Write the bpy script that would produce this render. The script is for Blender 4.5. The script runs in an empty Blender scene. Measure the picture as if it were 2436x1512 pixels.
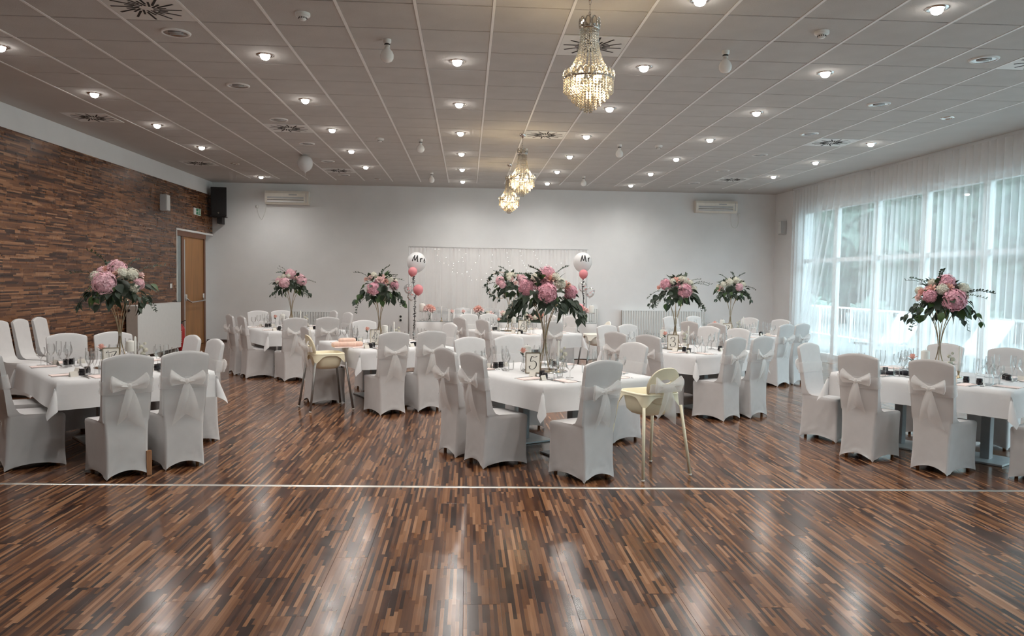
import bpy, bmesh, math, random
import numpy as np
from mathutils import Vector, Matrix, noise
random.seed(7)
scene = bpy.context.scene
COL = scene.collection
PI = math.pi

# ---------------------------------------------------------------- camera
W_PX, H_PX = 2436, 1512
F_PX = 1830.6
YAW, PITCH, ROLL = 0.0588, -0.0494, 0.0151
CAM_H = 1.65
_cy, _sy, _cp, _sp = math.cos(YAW), math.sin(YAW), math.cos(PITCH), math.sin(PITCH)
FW = np.array([_sy*_cp, _cy*_cp, _sp]); _r = np.array([_cy, -_sy, 0.0]); _u = np.cross(_r, FW)
RT = math.cos(ROLL)*_r + math.sin(ROLL)*_u
UP = -math.sin(ROLL)*_r + math.cos(ROLL)*_u
cd = bpy.data.cameras.new('camera'); cam = bpy.data.objects.new('camera', cd); COL.objects.link(cam)
cd.sensor_fit = 'HORIZONTAL'; cd.sensor_width = 36.0; cd.lens = F_PX/W_PX*36.0
cd.clip_start = 0.05; cd.clip_end = 300
cam.matrix_world = Matrix(((RT[0], UP[0], -FW[0], 0), (RT[1], UP[1], -FW[1], 0), (RT[2], UP[2], -FW[2], CAM_H), (0, 0, 0, 1)))
scene.camera = cam
def ray(x, y): return ((x-W_PX/2)*RT-(y-H_PX/2)*UP)/F_PX+FW
def atz(x, y, z): d = ray(x, y); s = (z-CAM_H)/d[2]; return Vector((s*d[0], s*d[1], z))
def aty(x, y, Y): d = ray(x, y); s = Y/d[1]; return Vector((s*d[0], Y, CAM_H+s*d[2]))
def atx(x, y, X): d = ray(x, y); s = X/d[0]; return Vector((X, s*d[1], CAM_H+s*d[2]))

# ---------------------------------------------------------------- world, exposure, daylight
scene.view_settings.view_transform = 'Standard'; scene.view_settings.look = 'None'
scene.view_settings.exposure = 0.0; scene.view_settings.gamma = 1.0
scene.view_settings.use_curve_mapping = False
wd = bpy.data.worlds.new('world'); scene.world = wd; wd.use_nodes = True
wn = wd.node_tree.nodes; wl = wd.node_tree.links; wn.clear()
wo = wn.new('ShaderNodeOutputWorld'); wb = wn.new('ShaderNodeBackground')
wtc = wn.new('ShaderNodeTexCoord'); wsep = wn.new('ShaderNodeSeparateXYZ'); wr = wn.new('ShaderNodeValToRGB')
wl.new(wtc.outputs['Generated'], wsep.inputs[0]); wl.new(wsep.outputs['Z'], wr.inputs[0])
wr.color_ramp.elements[0].position = 0.0; wr.color_ramp.elements[0].color = (0.72, 0.90, 1.0, 1)
wr.color_ramp.elements[1].position = 0.6; wr.color_ramp.elements[1].color = (0.70, 0.88, 1.0, 1)
wl.new(wr.outputs[0], wb.inputs['Color']); wb.inputs['Strength'].default_value = 9.5
wl.new(wb.outputs[0], wo.inputs['Surface'])
LAMP_W = 88.0

scene.cycles.transparent_max_bounces = 24
scene.cycles.use_light_tree = False
scene.cycles.max_bounces = 8
# ---------------------------------------------------------------- room numbers
TILE = 0.67; GX, GY = 0.2005, 6.660; CZ = 3.965
XL, YB = -6.36, 19.70
YF = -4.0
def XR(y): return 7.985 + (YB-y)*0.0266
def tile_c(i, k): return Vector((GX+TILE*i, GY+TILE*k, CZ))   # i, k at tile centres end in .5

# ---------------------------------------------------------------- materials
MATS = {}
def nodes_of(name):
    m = bpy.data.materials.new(name); m.use_nodes = True
    nt = m.node_tree; nt.nodes.clear(); MATS[name] = m
    return m, nt, nt.nodes, nt.links
def pm(name, col, rough=0.5, var=0.05, scale=12.0, bump=0.0, bscale=None, metal=0.0, spec=0.5, sheen=0.0, stretch=None, trans=0.0, sub=0.0):
    m, nt, n, l = nodes_of(name)
    out = n.new('ShaderNodeOutputMaterial'); b = n.new('ShaderNodeBsdfPrincipled')
    tc = n.new('ShaderNodeTexCoord'); ns = n.new('ShaderNodeTexNoise'); ns.inputs['Scale'].default_value = scale; ns.inputs['Detail'].default_value = 4
    src = tc.outputs['Object']
    if stretch:
        mp = n.new('ShaderNodeMapping'); mp.inputs['Scale'].default_value = stretch; l.new(src, mp.inputs[0]); src = mp.outputs[0]
    l.new(src, ns.inputs['Vector'])
    r = n.new('ShaderNodeValToRGB'); lo, hi = 1-var, 1+var
    r.color_ramp.elements[0].position = 0.3; r.color_ramp.elements[1].position = 0.7
    r.color_ramp.elements[0].color = (col[0]*lo, col[1]*lo, col[2]*lo, 1)
    r.color_ramp.elements[1].color = (min(1, col[0]*hi), min(1, col[1]*hi), min(1, col[2]*hi), 1)
    l.new(ns.outputs['Fac'], r.inputs[0]); l.new(r.outputs[0], b.inputs['Base Color'])
    b.inputs['Roughness'].default_value = rough; b.inputs['Metallic'].default_value = metal
    b.inputs['Specular IOR Level'].default_value = spec
    if sheen: b.inputs['Sheen Weight'].default_value = sheen
    if bump:
        n2 = n.new('ShaderNodeTexNoise'); n2.inputs['Scale'].default_value = bscale or scale*6; n2.inputs['Detail'].default_value = 3
        l.new(src, n2.inputs['Vector'])
        bp = n.new('ShaderNodeBump'); bp.inputs['Strength'].default_value = bump; bp.inputs['Distance'].default_value = 0.01
        l.new(n2.outputs['Fac'], bp.inputs['Height']); l.new(bp.outputs[0], b.inputs['Normal'])
    s = b.outputs[0]
    if trans:
        t = n.new('ShaderNodeBsdfTranslucent'); l.new(r.outputs[0], t.inputs['Color'])
        mx = n.new('ShaderNodeMixShader'); mx.inputs[0].default_value = trans; l.new(s, mx.inputs[1]); l.new(t.outputs[0], mx.inputs[2]); s = mx.outputs[0]
    l.new(s, out.inputs['Surface'])
    return m
def sheer(name, col, alpha, trans=0.6, scale=30):
    m, nt, n, l = nodes_of(name)
    out = n.new('ShaderNodeOutputMaterial'); d = n.new('ShaderNodeBsdfDiffuse'); t = n.new('ShaderNodeBsdfTranslucent'); tr = n.new('ShaderNodeBsdfTransparent')
    d.inputs['Color'].default_value = (*col, 1); t.inputs['Color'].default_value = (*col, 1)
    a = n.new('ShaderNodeMixShader'); a.inputs[0].default_value = trans; l.new(d.outputs[0], a.inputs[1]); l.new(t.outputs[0], a.inputs[2])
    tc = n.new('ShaderNodeTexCoord'); ns = n.new('ShaderNodeTexNoise'); ns.inputs['Scale'].default_value = scale; l.new(tc.outputs['Object'], ns.inputs['Vector'])
    mr = n.new('ShaderNodeMapRange'); mr.inputs['To Min'].default_value = alpha-0.02; mr.inputs['To Max'].default_value = alpha+0.02
    l.new(ns.outputs['Fac'], mr.inputs['Value'])
    b = n.new('ShaderNodeMixShader'); l.new(mr.outputs[0], b.inputs[0]); l.new(tr.outputs[0], b.inputs[1]); l.new(a.outputs[0], b.inputs[2])
    l.new(b.outputs[0], out.inputs['Surface']); return m
def clear(name, tint=(1, 1, 1), base=0.06, top=0.75, rough=0.02, ior=1.45, milky=0.0):
    m, nt, n, l = nodes_of(name)
    out = n.new('ShaderNodeOutputMaterial'); g = n.new('ShaderNodeBsdfGlossy'); tr = n.new('ShaderNodeBsdfTransparent')
    g.inputs['Roughness'].default_value = rough; tr.inputs['Color'].default_value = (*tint, 1)
    fr = n.new('ShaderNodeFresnel'); fr.inputs['IOR'].default_value = ior
    mr = n.new('ShaderNodeMapRange'); mr.inputs['To Min'].default_value = base; mr.inputs['To Max'].default_value = top
    l.new(fr.outputs[0], mr.inputs['Value'])
    mx = n.new('ShaderNodeMixShader'); l.new(mr.outputs[0], mx.inputs[0]); l.new(tr.outputs[0], mx.inputs[1]); l.new(g.outputs[0], mx.inputs[2])
    s = mx.outputs[0]
    if milky:
        d = n.new('ShaderNodeBsdfDiffuse'); d.inputs['Color'].default_value = (0.9, 0.9, 0.9, 1)
        m2 = n.new('ShaderNodeMixShader'); m2.inputs[0].default_value = milky; l.new(s, m2.inputs[1]); l.new(d.outputs[0], m2.inputs[2]); s = m2.outputs[0]
    l.new(s, out.inputs['Surface']); return m
def emit(name, col, strength):
    m, nt, n, l = nodes_of(name)
    out = n.new('ShaderNodeOutputMaterial'); e = n.new('ShaderNodeEmission'); e.inputs['Color'].default_value = (*col, 1); e.inputs['Strength'].default_value = strength
    l.new(e.outputs[0], out.inputs['Surface']); return m
def strips(name, along, across, other, sw, sl, bw, bl, rough, dark=1.0, spec=0.5, con=1.0):
    """multi-strip laminate print: strips sw wide, about sl long, on boards bw x bl"""
    m, nt, n, l = nodes_of(name)
    out = n.new('ShaderNodeOutputMaterial'); b = n.new('ShaderNodeBsdfPrincipled')
    ge = n.new('ShaderNodeNewGeometry'); sp = n.new('ShaderNodeSeparateXYZ'); l.new(ge.outputs['Position'], sp.inputs[0])
    def M(op, a, c=None):
        k = n.new('ShaderNodeMath'); k.operation = op
        for i, v in enumerate((a, c)):
            if v is None: continue
            if isinstance(v, (int, float)): k.inputs[i].default_value = v
            else: l.new(v, k.inputs[i])
        return k.outputs[0]
    def WN(v):
        k = n.new('ShaderNodeTexWhiteNoise'); k.noise_dimensions = '1D'; l.new(v, k.inputs['W']); return k.outputs['Value']
    A, X = sp.outputs[along], sp.outputs[across]
    bcol = M('FLOOR', M('DIVIDE', X, bw)); stag = M('MULTIPLY', M('FRACT', M('MULTIPLY', bcol, 0.381966)), bl)
    brow = M('FLOOR', M('DIVIDE', M('ADD', A, stag), bl))
    bid = M('ADD', M('MULTIPLY', bcol, 7.31), M('MULTIPLY', brow, 3.77))
    scol = M('FLOOR', M('DIVIDE', X, sw))
    off = WN(M('ADD', scol, M('MULTIPLY', bid, 13.1)))
    ln = M('ADD', 0.55*sl, M('MULTIPLY', WN(M('ADD', M('MULTIPLY', scol, 1.7), bid)), 0.9*sl))
    cell = M('FLOOR', M('ADD', M('DIVIDE', A, ln), M('MULTIPLY', off, 5.0)))
    v = n.new('ShaderNodeCombineXYZ'); l.new(scol, v.inputs[0]); l.new(cell, v.inputs[1]); l.new(bid, v.inputs[2])
    w3 = n.new('ShaderNodeTexWhiteNoise'); w3.noise_dimensions = '3D'; l.new(v.outputs[0], w3.inputs['Vector'])
    r = n.new('ShaderNodeValToRGB'); cr = r.color_ramp
    stops = [(0, (0.014, 0.008, 0.008)), (0.13, (0.032, 0.016, 0.013)), (0.28, (0.068, 0.030, 0.019)), (0.45, (0.112, 0.050, 0.026)), (0.60, (0.150, 0.069, 0.033)),
             (0.75, (0.200, 0.095, 0.047)), (0.90, (0.265, 0.135, 0.072)), (1.0, (0.34, 0.195, 0.118))]
    stops = [(p, tuple(mc+(c-mc)*con for c, mc in zip((cc[0]*1.06, cc[1]*.98, cc[2]*.88), (0.118, 0.049, 0.024)))) for p, cc in stops]
    cr.elements[0].position, cr.elements[1].position = stops[0][0], stops[-1][0]
    cr.elements[0].color = (*[c*dark for c in stops[0][1]], 1); cr.elements[1].color = (*[c*dark for c in stops[-1][1]], 1)
    for p, c in stops[1:-1]:
        e = cr.elements.new(p); e.color = (*[k*dark for k in c], 1)
    l.new(w3.outputs['Value'], r.inputs[0])
    mp = n.new('ShaderNodeMapping'); sc = [90.0, 90.0, 90.0]; sc['XYZ'.index(along)] = 4.0; mp.inputs['Scale'].default_value = sc
    l.new(ge.outputs['Position'], mp.inputs[0]); gr = n.new('ShaderNodeTexNoise'); gr.inputs['Scale'].default_value = 1.0; gr.inputs['Detail'].default_value = 3; l.new(mp.outputs[0], gr.inputs['Vector'])
    mr = n.new('ShaderNodeMapRange'); mr.inputs['To Min'].default_value = 0.72; mr.inputs['To Max'].default_value = 1.28; l.new(gr.outputs['Fac'], mr.inputs['Value'])
    mu = n.new('ShaderNodeMixRGB'); mu.blend_type = 'MULTIPLY'; mu.inputs[0].default_value = 1.0
    l.new(r.outputs[0], mu.inputs[1]); l.new(mr.outputs[0], mu.inputs[2]); l.new(mu.outputs[0], b.inputs['Base Color'])
    b.inputs['Roughness'].default_value = rough; b.inputs['Specular IOR Level'].default_value = spec
    rn = n.new('ShaderNodeTexNoise'); rn.inputs['Scale'].default_value = 6.0; l.new(ge.outputs['Position'], rn.inputs['Vector'])
    rr = n.new('ShaderNodeMapRange'); rr.inputs['To Min'].default_value = rough-0.05; rr.inputs['To Max'].default_value = rough+0.07; l.new(rn.outputs['Fac'], rr.inputs['Value']); l.new(rr.outputs[0], b.inputs['Roughness'])
    bp = n.new('ShaderNodeBump'); bp.inputs['Strength'].default_value = 0.03; bp.inputs['Distance'].default_value = 0.002; l.new(gr.outputs['Fac'], bp.inputs['Height']); l.new(bp.outputs[0], b.inputs['Normal'])
    l.new(b.outputs[0], out.inputs['Surface']); return m

BW, BL = 0.189, 1.28
M_FLOOR = strips('laminate_floor', 'Y', 'X', 'Z', 0.0189, 0.42, BW, BL, 0.18, 0.95, 0.42, 0.92)
M_WWALL = strips('laminate_wall', 'Y', 'Z', 'X', 0.021, 0.42, BW, BL, 0.27, 1.05, 0.45, 0.86)
M_WALL = pm('white_paint', (0.80, 0.80, 0.80), 0.75, 0.025, 2.0, 0.08, 60)
M_CEIL = pm('mineral_tile', (0.57, 0.55, 0.53), 0.9, 0.04, 3.0, 0.35, 160)
M_BORDER = pm('plasterboard', (0.55, 0.53, 0.51), 0.85, 0.03, 2.0)
M_RAIL = pm('white_rail', (0.90, 0.89, 0.88), 0.45, 0.02)
M_DARK = pm('black_slot', (0.02, 0.02, 0.02), 0.8)
M_CONC = pm('grey_concrete', (0.42, 0.41, 0.40), 0.9, 0.06, 3.0)
M_WHITE = pm('white_plastic', (0.78, 0.78, 0.76), 0.4, 0.03)
M_COVER = pm('stretch_fabric', (0.61, 0.595, 0.59), 0.62, 0.03, 9.0, 0.06, 400, spec=0.35, sheen=0.2)
M_CLOTH = pm('tablecloth_linen', (0.66, 0.655, 0.655), 0.8, 0.03, 6.0, 0.08, 300)
M_ORG = sheer('organza', (0.95, 0.94, 0.93), 0.52, 0.35)
M_BAND = sheer('organza_band', (0.95, 0.94, 0.93), 0.33, 0.35)
M_CURT = sheer('sheer_voile', (0.93, 0.95, 0.96), 0.32, 0.62, 6)
M_DROP = sheer('backdrop_voile', (0.90, 0.89, 0.88), 0.66, 0.45, 8)
M_GLASS = clear('clear_glass', (1, 1, 1), 0.05, 0.60)
M_PANE = clear('window_glass', (0.93, 0.98, 0.97), 0.03, 0.5)
M_ACRYL = clear('clear_acrylic', (0.95, 0.96, 0.97), 0.10, 0.8, 0.08, milky=0.22)
M_BALCLR = clear('clear_balloon', (0.98, 0.98, 0.98), 0.07, 0.6, 0.1, milky=0.12)
M_CRYST = clear('cut_crystal', (0.97, 0.92, 0.84), 0.12, 0.9, 0.08, 1.7, milky=0.05)
M_STEEL = pm('cutlery_steel', (0.55, 0.55, 0.55), 0.18, 0.03, metal=1.0)
M_CHROME = pm('chrome', (0.72, 0.70, 0.68), 0.12, 0.03, metal=1.0)
M_MIRROR = pm('mirror_glass', (0.80, 0.82, 0.83), 0.04, 0.01, metal=1.0)
M_GOLD = pm('brushed_gold', (0.42, 0.33, 0.22), 0.32, 0.08, metal=1.0)
M_TABLE = pm('table_grey', (0.30, 0.31, 0.32), 0.45, 0.05)
M_PLATE = pm('pedestal_plate', (0.42, 0.45, 0.46), 0.4, 0.06, metal=0.3)
M_LEGW = pm('beech_leg', (0.34, 0.16, 0.07), 0.45, 0.15, stretch=(8, 8, 1))
M_NAP = pm('blush_napkin', (0.78, 0.64, 0.60), 0.8, 0.05, 8.0, 0.05)
M_PAPER = pm('ivory_card', (0.70, 0.66, 0.59), 0.7, 0.03)
M_INK = pm('black_ink', (0.02, 0.018, 0.018), 0.6)
M_JAR = pm('dark_jar', (0.012, 0.010, 0.012), 0.15, 0.1)
M_WAX = pm('candle_wax', (0.84, 0.82, 0.77), 0.45, 0.02, trans=0.15)
M_CREAM = pm('cream_plastic', (0.84, 0.77, 0.57), 0.35, 0.02)
M_WHPL = pm('ivory_plastic', (0.82, 0.78, 0.70), 0.35, 0.02)
M_HCLEG = pm('grey_tube', (0.23, 0.22, 0.21), 0.35, 0.05, metal=0.5)
M_LEAF = pm('leaf_green', (0.036, 0.060, 0.034), 0.5, 0.4, 9.0, trans=0.2)
M_LEAF2 = pm('eucalyptus_green', (0.050, 0.072, 0.052), 0.55, 0.35, 9.0, trans=0.2)
M_LEAF3 = pm('fresh_green', (0.055, 0.11, 0.03), 0.5, 0.3, 9.0, trans=0.25)
M_HYD = pm('hydrangea_pink', (0.80, 0.52, 0.57), 0.7, 0.22, 22.0, trans=0.2)
M_HYD2 = pm('hydrangea_deep_pink', (0.74, 0.40, 0.47), 0.7, 0.25, 22.0, trans=0.2)
M_ROSE = pm('rose_peach', (0.80, 0.47, 0.40), 0.6, 0.15, 20.0, trans=0.2)
M_ROSE2 = pm('rose_blush', (0.82, 0.60, 0.57), 0.6, 0.12, 20.0, trans=0.2)
M_WFLO = pm('white_bloom', (0.76, 0.74, 0.64), 0.7, 0.12, 20.0, trans=0.2)
M_BALW = pm('white_balloon', (0.86, 0.86, 0.86), 0.25, 0.01, trans=0.25)
M_BALP = pm('pink_balloon', (0.85, 0.33, 0.36), 0.25, 0.02, trans=0.2)
M_BLACK = pm('black_speaker', (0.012, 0.012, 0.013), 0.55, 0.2)
M_GREY = pm('light_grey_plastic', (0.50, 0.50, 0.50), 0.5, 0.03)
M_RAD = pm('radiator_enamel', (0.72, 0.74, 0.73), 0.4, 0.02)
M_RADS = pm('radiator_side', (0.42, 0.37, 0.32), 0.6, 0.05)
M_DOOR = pm('oak_door', (0.36, 0.17, 0.055), 0.45, 0.18, 3.0, stretch=(3, 3, 0.35))
M_DFRAME = pm('dark_door_frame', (0.17, 0.070, 0.034), 0.45, 0.12)
M_FROST = pm('grey_glass', (0.26, 0.31, 0.32), 0.12, 0.04)
M_RED = pm('red_enamel', (0.45, 0.02, 0.02), 0.3, 0.06)
M_GREEN = pm('exit_green', (0.02, 0.22, 0.10), 0.5, 0.05)
M_BASE = pm('dark_baseboard', (0.06, 0.035, 0.028), 0.5, 0.1)
M_ALU = pm('aluminium_strip', (0.62, 0.60, 0.56), 0.35, 0.06, metal=0.8)
M_WFRAME = pm('window_frame_white', (0.78, 0.80, 0.80), 0.4, 0.02)
M_FABK = pm('black_cloth', (0.010, 0.010, 0.016), 0.9, 0.2)
M_PEACH = pm('peach_muslin', (0.80, 0.56, 0.46), 0.85, 0.12, 18)
M_BULB = emit('lamp_white', (1.0, 0.95, 0.88), 40.0)
M_WARM = emit('lamp_warm', (1.0, 0.80, 0.46), 22.0)
M_LED = emit('string_led', (1.0, 0.97, 0.92), 2.2)
M_OPAL = pm('opal_globe', (0.92, 0.91, 0.89), 0.10, 0.01)
M_TERR = pm('terrace_stone', (0.30, 0.31, 0.30), 0.8, 0.1, 2.0)
M_TREE = pm('tree_leaves', (0.095, 0.15, 0.115), 0.7, 0.4, 1.2, trans=0.2)
M_BARK = pm('bark', (0.16, 0.12, 0.09), 0.9, 0.2)
M_OUTW = pm('outdoor_white', (0.72, 0.72, 0.72), 0.5, 0.03)

# ---------------------------------------------------------------- mesh helpers
class MB:
    def __init__(s): s.v = []; s.f = []; s.m = None
    def add(s, vs, fs):
        o = len(s.v); s.v += [tuple(v) for v in vs]; s.f += [tuple(i+o for i in f) for f in fs]; return s
    def box(s, c, d, rz=0.0, M=None):
        x, y, z = d[0]/2, d[1]/2, d[2]/2
        vs = [Vector((i*x, j*y, k*z)) for i in (-1, 1) for j in (-1, 1) for k in (-1, 1)]
        R = M if M is not None else Matrix.Rotation(rz, 3, 'Z')
        return s.add([R @ v+Vector(c) for v in vs], [(0, 1, 3, 2), (4, 6, 7, 5), (0, 4, 5, 1), (2, 3, 7, 6), (0, 2, 6, 4), (1, 5, 7, 3)])
    def bbox(s, x0, x1, y0, y1, z0, z1): return s.box(((x0+x1)/2, (y0+y1)/2, (z0+z1)/2), (x1-x0, y1-y0, z1-z0))
    def cbox(s, c, d, b=0.01):
        """box with chamfered edges"""
        bm = bmesh.new(); bmesh.ops.create_cube(bm, size=1.0)
        for v in bm.verts: v.co = Vector((v.co.x*d[0], v.co.y*d[1], v.co.z*d[2]))
        bmesh.ops.bevel(bm, geom=bm.edges[:], offset=b, segments=2, affect='EDGES', profile=0.5)
        bm.verts.index_update(); vs = [v.co+Vector(c) for v in bm.verts]; fs = [[v.index for v in f.verts] for f in bm.faces]; bm.free()
        return s.add(vs, fs)
    def lathe(s, prof, seg=16, c=(0, 0, 0), caps=False, M=None, wob=None):
        vs = []; fs = []; n = len(prof)
        for i in range(seg):
            a = 2*PI*i/seg
            for r, z in prof: vs.append(Vector((r*math.cos(a), r*math.sin(a), z)))
        for i in range(seg):
            j = (i+1) % seg
            for k in range(n-1): fs.append((i*n+k, j*n+k, j*n+k+1, i*n+k+1))
        if caps:
            fs.append(tuple(i*n for i in reversed(range(seg)))); fs.append(tuple(i*n+n-1 for i in range(seg)))
        if M is not None: vs = [M @ v for v in vs]
        return s.add([v+Vector(c) for v in vs], fs)
    def cyl(s, p, q, r, seg=8, r2=None):
        p, q = Vector(p), Vector(q); d = (q-p); L = d.length; M = d.to_track_quat('Z', 'Y').to_matrix()
        return s.lathe([(r, 0), (r if r2 is None else r2, L)], seg, p, True, M)
    def tube(s, pts, r, seg=6, closed=False):
        pts = [Vector(p) for p in pts]; n = len(pts); vs = []; fs = []
        rs = r if isinstance(r, (list, tuple)) else [r]*n
        up = Vector((0, 0, 1))
        for i, p in enumerate(pts):
            t = (pts[(i+1) % n]-pts[i-1]) if closed else (pts[min(i+1, n-1)]-pts[max(i-1, 0)])
            if t.length < 1e-9: t = Vector((0, 0, 1))
            t.normalize(); a = t.cross(up)
            if a.length < 1e-3: a = t.cross(Vector((1, 0, 0)))
            a.normalize(); b = t.cross(a)
            for k in range(seg):
                an = 2*PI*k/seg; vs.append(p+(a*math.cos(an)+b*math.sin(an))*rs[i])
        for i in range(n if closed else n-1):
            j = (i+1) % n
            for k in range(seg): fs.append((i*seg+k, i*seg+(k+1) % seg, j*seg+(k+1) % seg, j*seg+k))
        if not closed: fs += [tuple(reversed(range(seg))), tuple((n-1)*seg+k for k in range(seg))]
        return s.add(vs, fs)
    def sphere(s, c, r, seg=12, rings=8, sc=(1, 1, 1)):
        prof = [(max(1e-4, math.sin(PI*i/rings))*r, -math.cos(PI*i/rings)*r) for i in range(rings+1)]
        return s.lathe(prof, seg, c, False, Matrix.Diagonal(sc))
    def loft(s, loops, cap0=False, cap1=False):
        n = len(loops[0]); vs = [p for lp in loops for p in lp]; fs = []
        for i in range(len(loops)-1):
            for k in range(n): fs.append((i*n+k, i*n+(k+1) % n, (i+1)*n+(k+1) % n, (i+1)*n+k))
        if cap0: fs.append(tuple(reversed(range(n))))
        if cap1: fs.append(tuple((len(loops)-1)*n+k for k in range(n)))
        return s.add(vs, fs)
    def grid(s, P):
        r, c = len(P), len(P[0])
        return s.add([p for row in P for p in row], [(i*c+j, i*c+j+1, (i+1)*c+j+1, (i+1)*c+j) for i in range(r-1) for j in range(c-1)])
    def mesh(s, name, mat, smooth=True, angle=None):
        me = bpy.data.meshes.new(name); me.from_pydata(s.v, [], s.f); me.update()
        if mat: me.materials.append(mat)
        if smooth: me.polygons.foreach_set('use_smooth', [True]*len(me.polygons)); 
        if smooth and angle is not None: me.set_sharp_from_angle(angle=math.radians(angle))
        return me
def put(name, me, parent=None, loc=(0, 0, 0), rot=(0, 0, 0), sc=None):
    o = bpy.data.objects.new(name, me); COL.objects.link(o)
    if parent is not None: o.parent = parent
    o.location = loc; o.rotation_euler = rot
    if sc is not None: o.scale = sc if not isinstance(sc, (int, float)) else (sc, sc, sc)
    return o
def tag(o, label, cat, group=None):
    o['label'] = label; o['category'] = cat
    if group: o['group'] = group
    return o
def thing(name, label, cat, loc=(0, 0, 0), rz=0.0, group=None):
    o = bpy.data.objects.new(name, None); COL.objects.link(o); o.location = loc; o.rotation_euler = (0, 0, rz)
    o.empty_display_size = 0.05
    return tag(o, label, cat, group)
def struct(name, mb, mat, smooth=False):
    o = put(name, mb.mesh(name, mat, smooth)); o['kind'] = 'structure'; return o
def sempty(name, loc=(0, 0, 0), rz=0):
    o = bpy.data.objects.new(name, None); COL.objects.link(o); o.location = loc; o.rotation_euler = (0, 0, rz); o['kind'] = 'structure'; return o

# ---------------------------------------------------------------- floor of laminate boards
def in_view(p, mx=140):
    d = np.array([p[0], p[1], p[2]-CAM_H]); w = float(d@FW)
    if w < 0.3: return False
    x = W_PX/2+F_PX*float(d@RT)/w; y = H_PX/2-F_PX*float(d@UP)/w
    return -mx < x < W_PX+mx and -mx < y < H_PX+mx
XE0, XE1 = XL-0.25, 8.75
fl = struct('floor', MB().bbox(XE0, XE1, YF, YB, -0.10, -0.003), M_CONC)
boards = []
c0, c1 = math.floor(XE0/BW), math.ceil(XE1/BW)
for c in range(c0, c1+1):
    st = ((c*0.381966) % 1.0)*BL
    r0, r1 = math.floor((YF+st)/BL), math.ceil((YB+st)/BL)
    for r in range(r0, r1+1):
        x0, x1 = max(XE0, c*BW), min(XE1, (c+1)*BW); y0, y1 = max(YF, r*BL-st), min(YB, (r+1)*BL-st)
        if x1-x0 > 0.01 and y1-y0 > 0.01: boards.append((x0, x1, y0, y1))
full = MB()
def board_geo(mb, x0, x1, y0, y1, g=0.0005, z=0.0, th=0.003):
    b = 0.0008
    vs = [(x0+g, y0+g, z-th), (x1-g, y0+g, z-th), (x1-g, y1-g, z-th), (x0+g, y1-g, z-th),
          (x0+g, y0+g, z-b), (x1-g, y0+g, z-b), (x1-g, y1-g, z-b), (x0+g, y1-g, z-b),
          (x0+g+b, y0+g+b, z), (x1-g-b, y0+g+b, z), (x1-g-b, y1-g-b, z), (x0+g+b, y1-g-b, z)]
    fs = [(8, 9, 10, 11)]
    for i in range(4): j = (i+1) % 4; fs += [(i, j, 4+j, 4+i), (4+i, 4+j, 8+j, 8+i)]
    mb.add(vs, fs)
def bkey(b):
    cx, cy = (b[0]+b[1])/2, (b[2]+b[3])/2
    return (0 if in_view((cx, cy, 0), 60) else 1, cx*cx+cy*cy)
boards.sort(key=bkey)
mstd = MB(); board_geo(mstd, 0, BW, 0, BL); mstd = mstd.mesh('floor_board', M_FLOOR, False)
rest = MB()
for i, b in enumerate(boards):
    if i < 300:
        if b[1]-b[0] > BW-1e-4 and b[3]-b[2] > BL-1e-4: put('floor_board', mstd, fl, (b[0], b[2], 0))
        else:
            m = MB(); board_geo(m, 0, b[1]-b[0], 0, b[3]-b[2]); put('floor_board', m.mesh('floor_board', M_FLOOR, False), fl, (b[0], b[2], 0))
    else: board_geo(rest, *b)
o = put('floor_boards_beyond', rest.mesh('floor_boards', M_FLOOR, False), fl); o['kind'] = 'stuff'
p0, p1 = atz(0, 1150, 0), atz(2436, 1167.5, 0); dd = (p1-p0).normalized(); p0 -= dd*2.6; p1 += dd*3.8
mid = (p0+p1)/2; mm = MB(); Lr = (p1-p0).length
mm.loft([[Vector((x, y, z)) for y, z in ((-0.02, 0.0), (-0.015, 0.004), (0, 0.006), (0.015, 0.004), (0.02, 0.0))] for x in (-Lr/2, Lr/2)])
o = struct('trim_1', mm, M_ALU); o.location = mid; o.rotation_euler = (0, 0, math.atan2(dd.y, dd.x))

# ---------------------------------------------------------------- ceiling
ce = struct('ceiling', MB().bbox(XL-0.4, 9.4, YF-0.2, YB+0.2, CZ+0.16, CZ+0.26), M_CONC)
TX0, TX1 = GX-8*TILE, GX+10*TILE; TY1 = GY+18*TILE
KMIN = -15; TY0 = GY+KMIN*TILE
bd = MB().bbox(XL-0.05, TX0, YF, YB, CZ, CZ+0.03).bbox(TX1, 9.0, YF, YB, CZ, CZ+0.03).bbox(TX0, TX1, TY1, YB, CZ, CZ+0.03).bbox(TX0, TX1, YF, TY0, CZ, CZ+0.03)
put('plaster_border', bd.mesh('plaster_border', M_BORDER, False), ce)
def tile_mesh(name, mat):
    m = MB(); gx, gy = 0.013, 0.008; b = 0.004
    x0, x1, y0, y1 = -TILE/2+gx, TILE/2-gx, -TILE/2+gy, TILE/2-gy; z = 0.0
    vs = [(x0, y0, 0.02), (x1, y0, 0.02), (x1, y1, 0.02), (x0, y1, 0.02), (x0, y0, b), (x1, y0, b), (x1, y1, b), (x0, y1, b), (x0+b, y0+b, 0), (x1-b, y0+b, 0), (x1-b, y1-b, 0), (x0+b, y1-b, 0)]
    fs = [(11, 10, 9, 8)]
    for i in range(4): j = (i+1) % 4; fs += [(4+i, 4+j, j, i), (8+i, 8+j, 4+j, 4+i)]
    return m.add(vs, fs)
tm = tile_mesh('t', None); tme = tm.mesh('ceiling_tile', M_CEIL, False)
SWIRL = [(-4.5, .5), (-4.5, 8.5), (-4.5, 15.5), (1.5, 1.5), (1.5, 8.5), (1.5, 15.5), (8.5, 8.5), (8.5, 15.5), (8.5, 1.5)]
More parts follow.
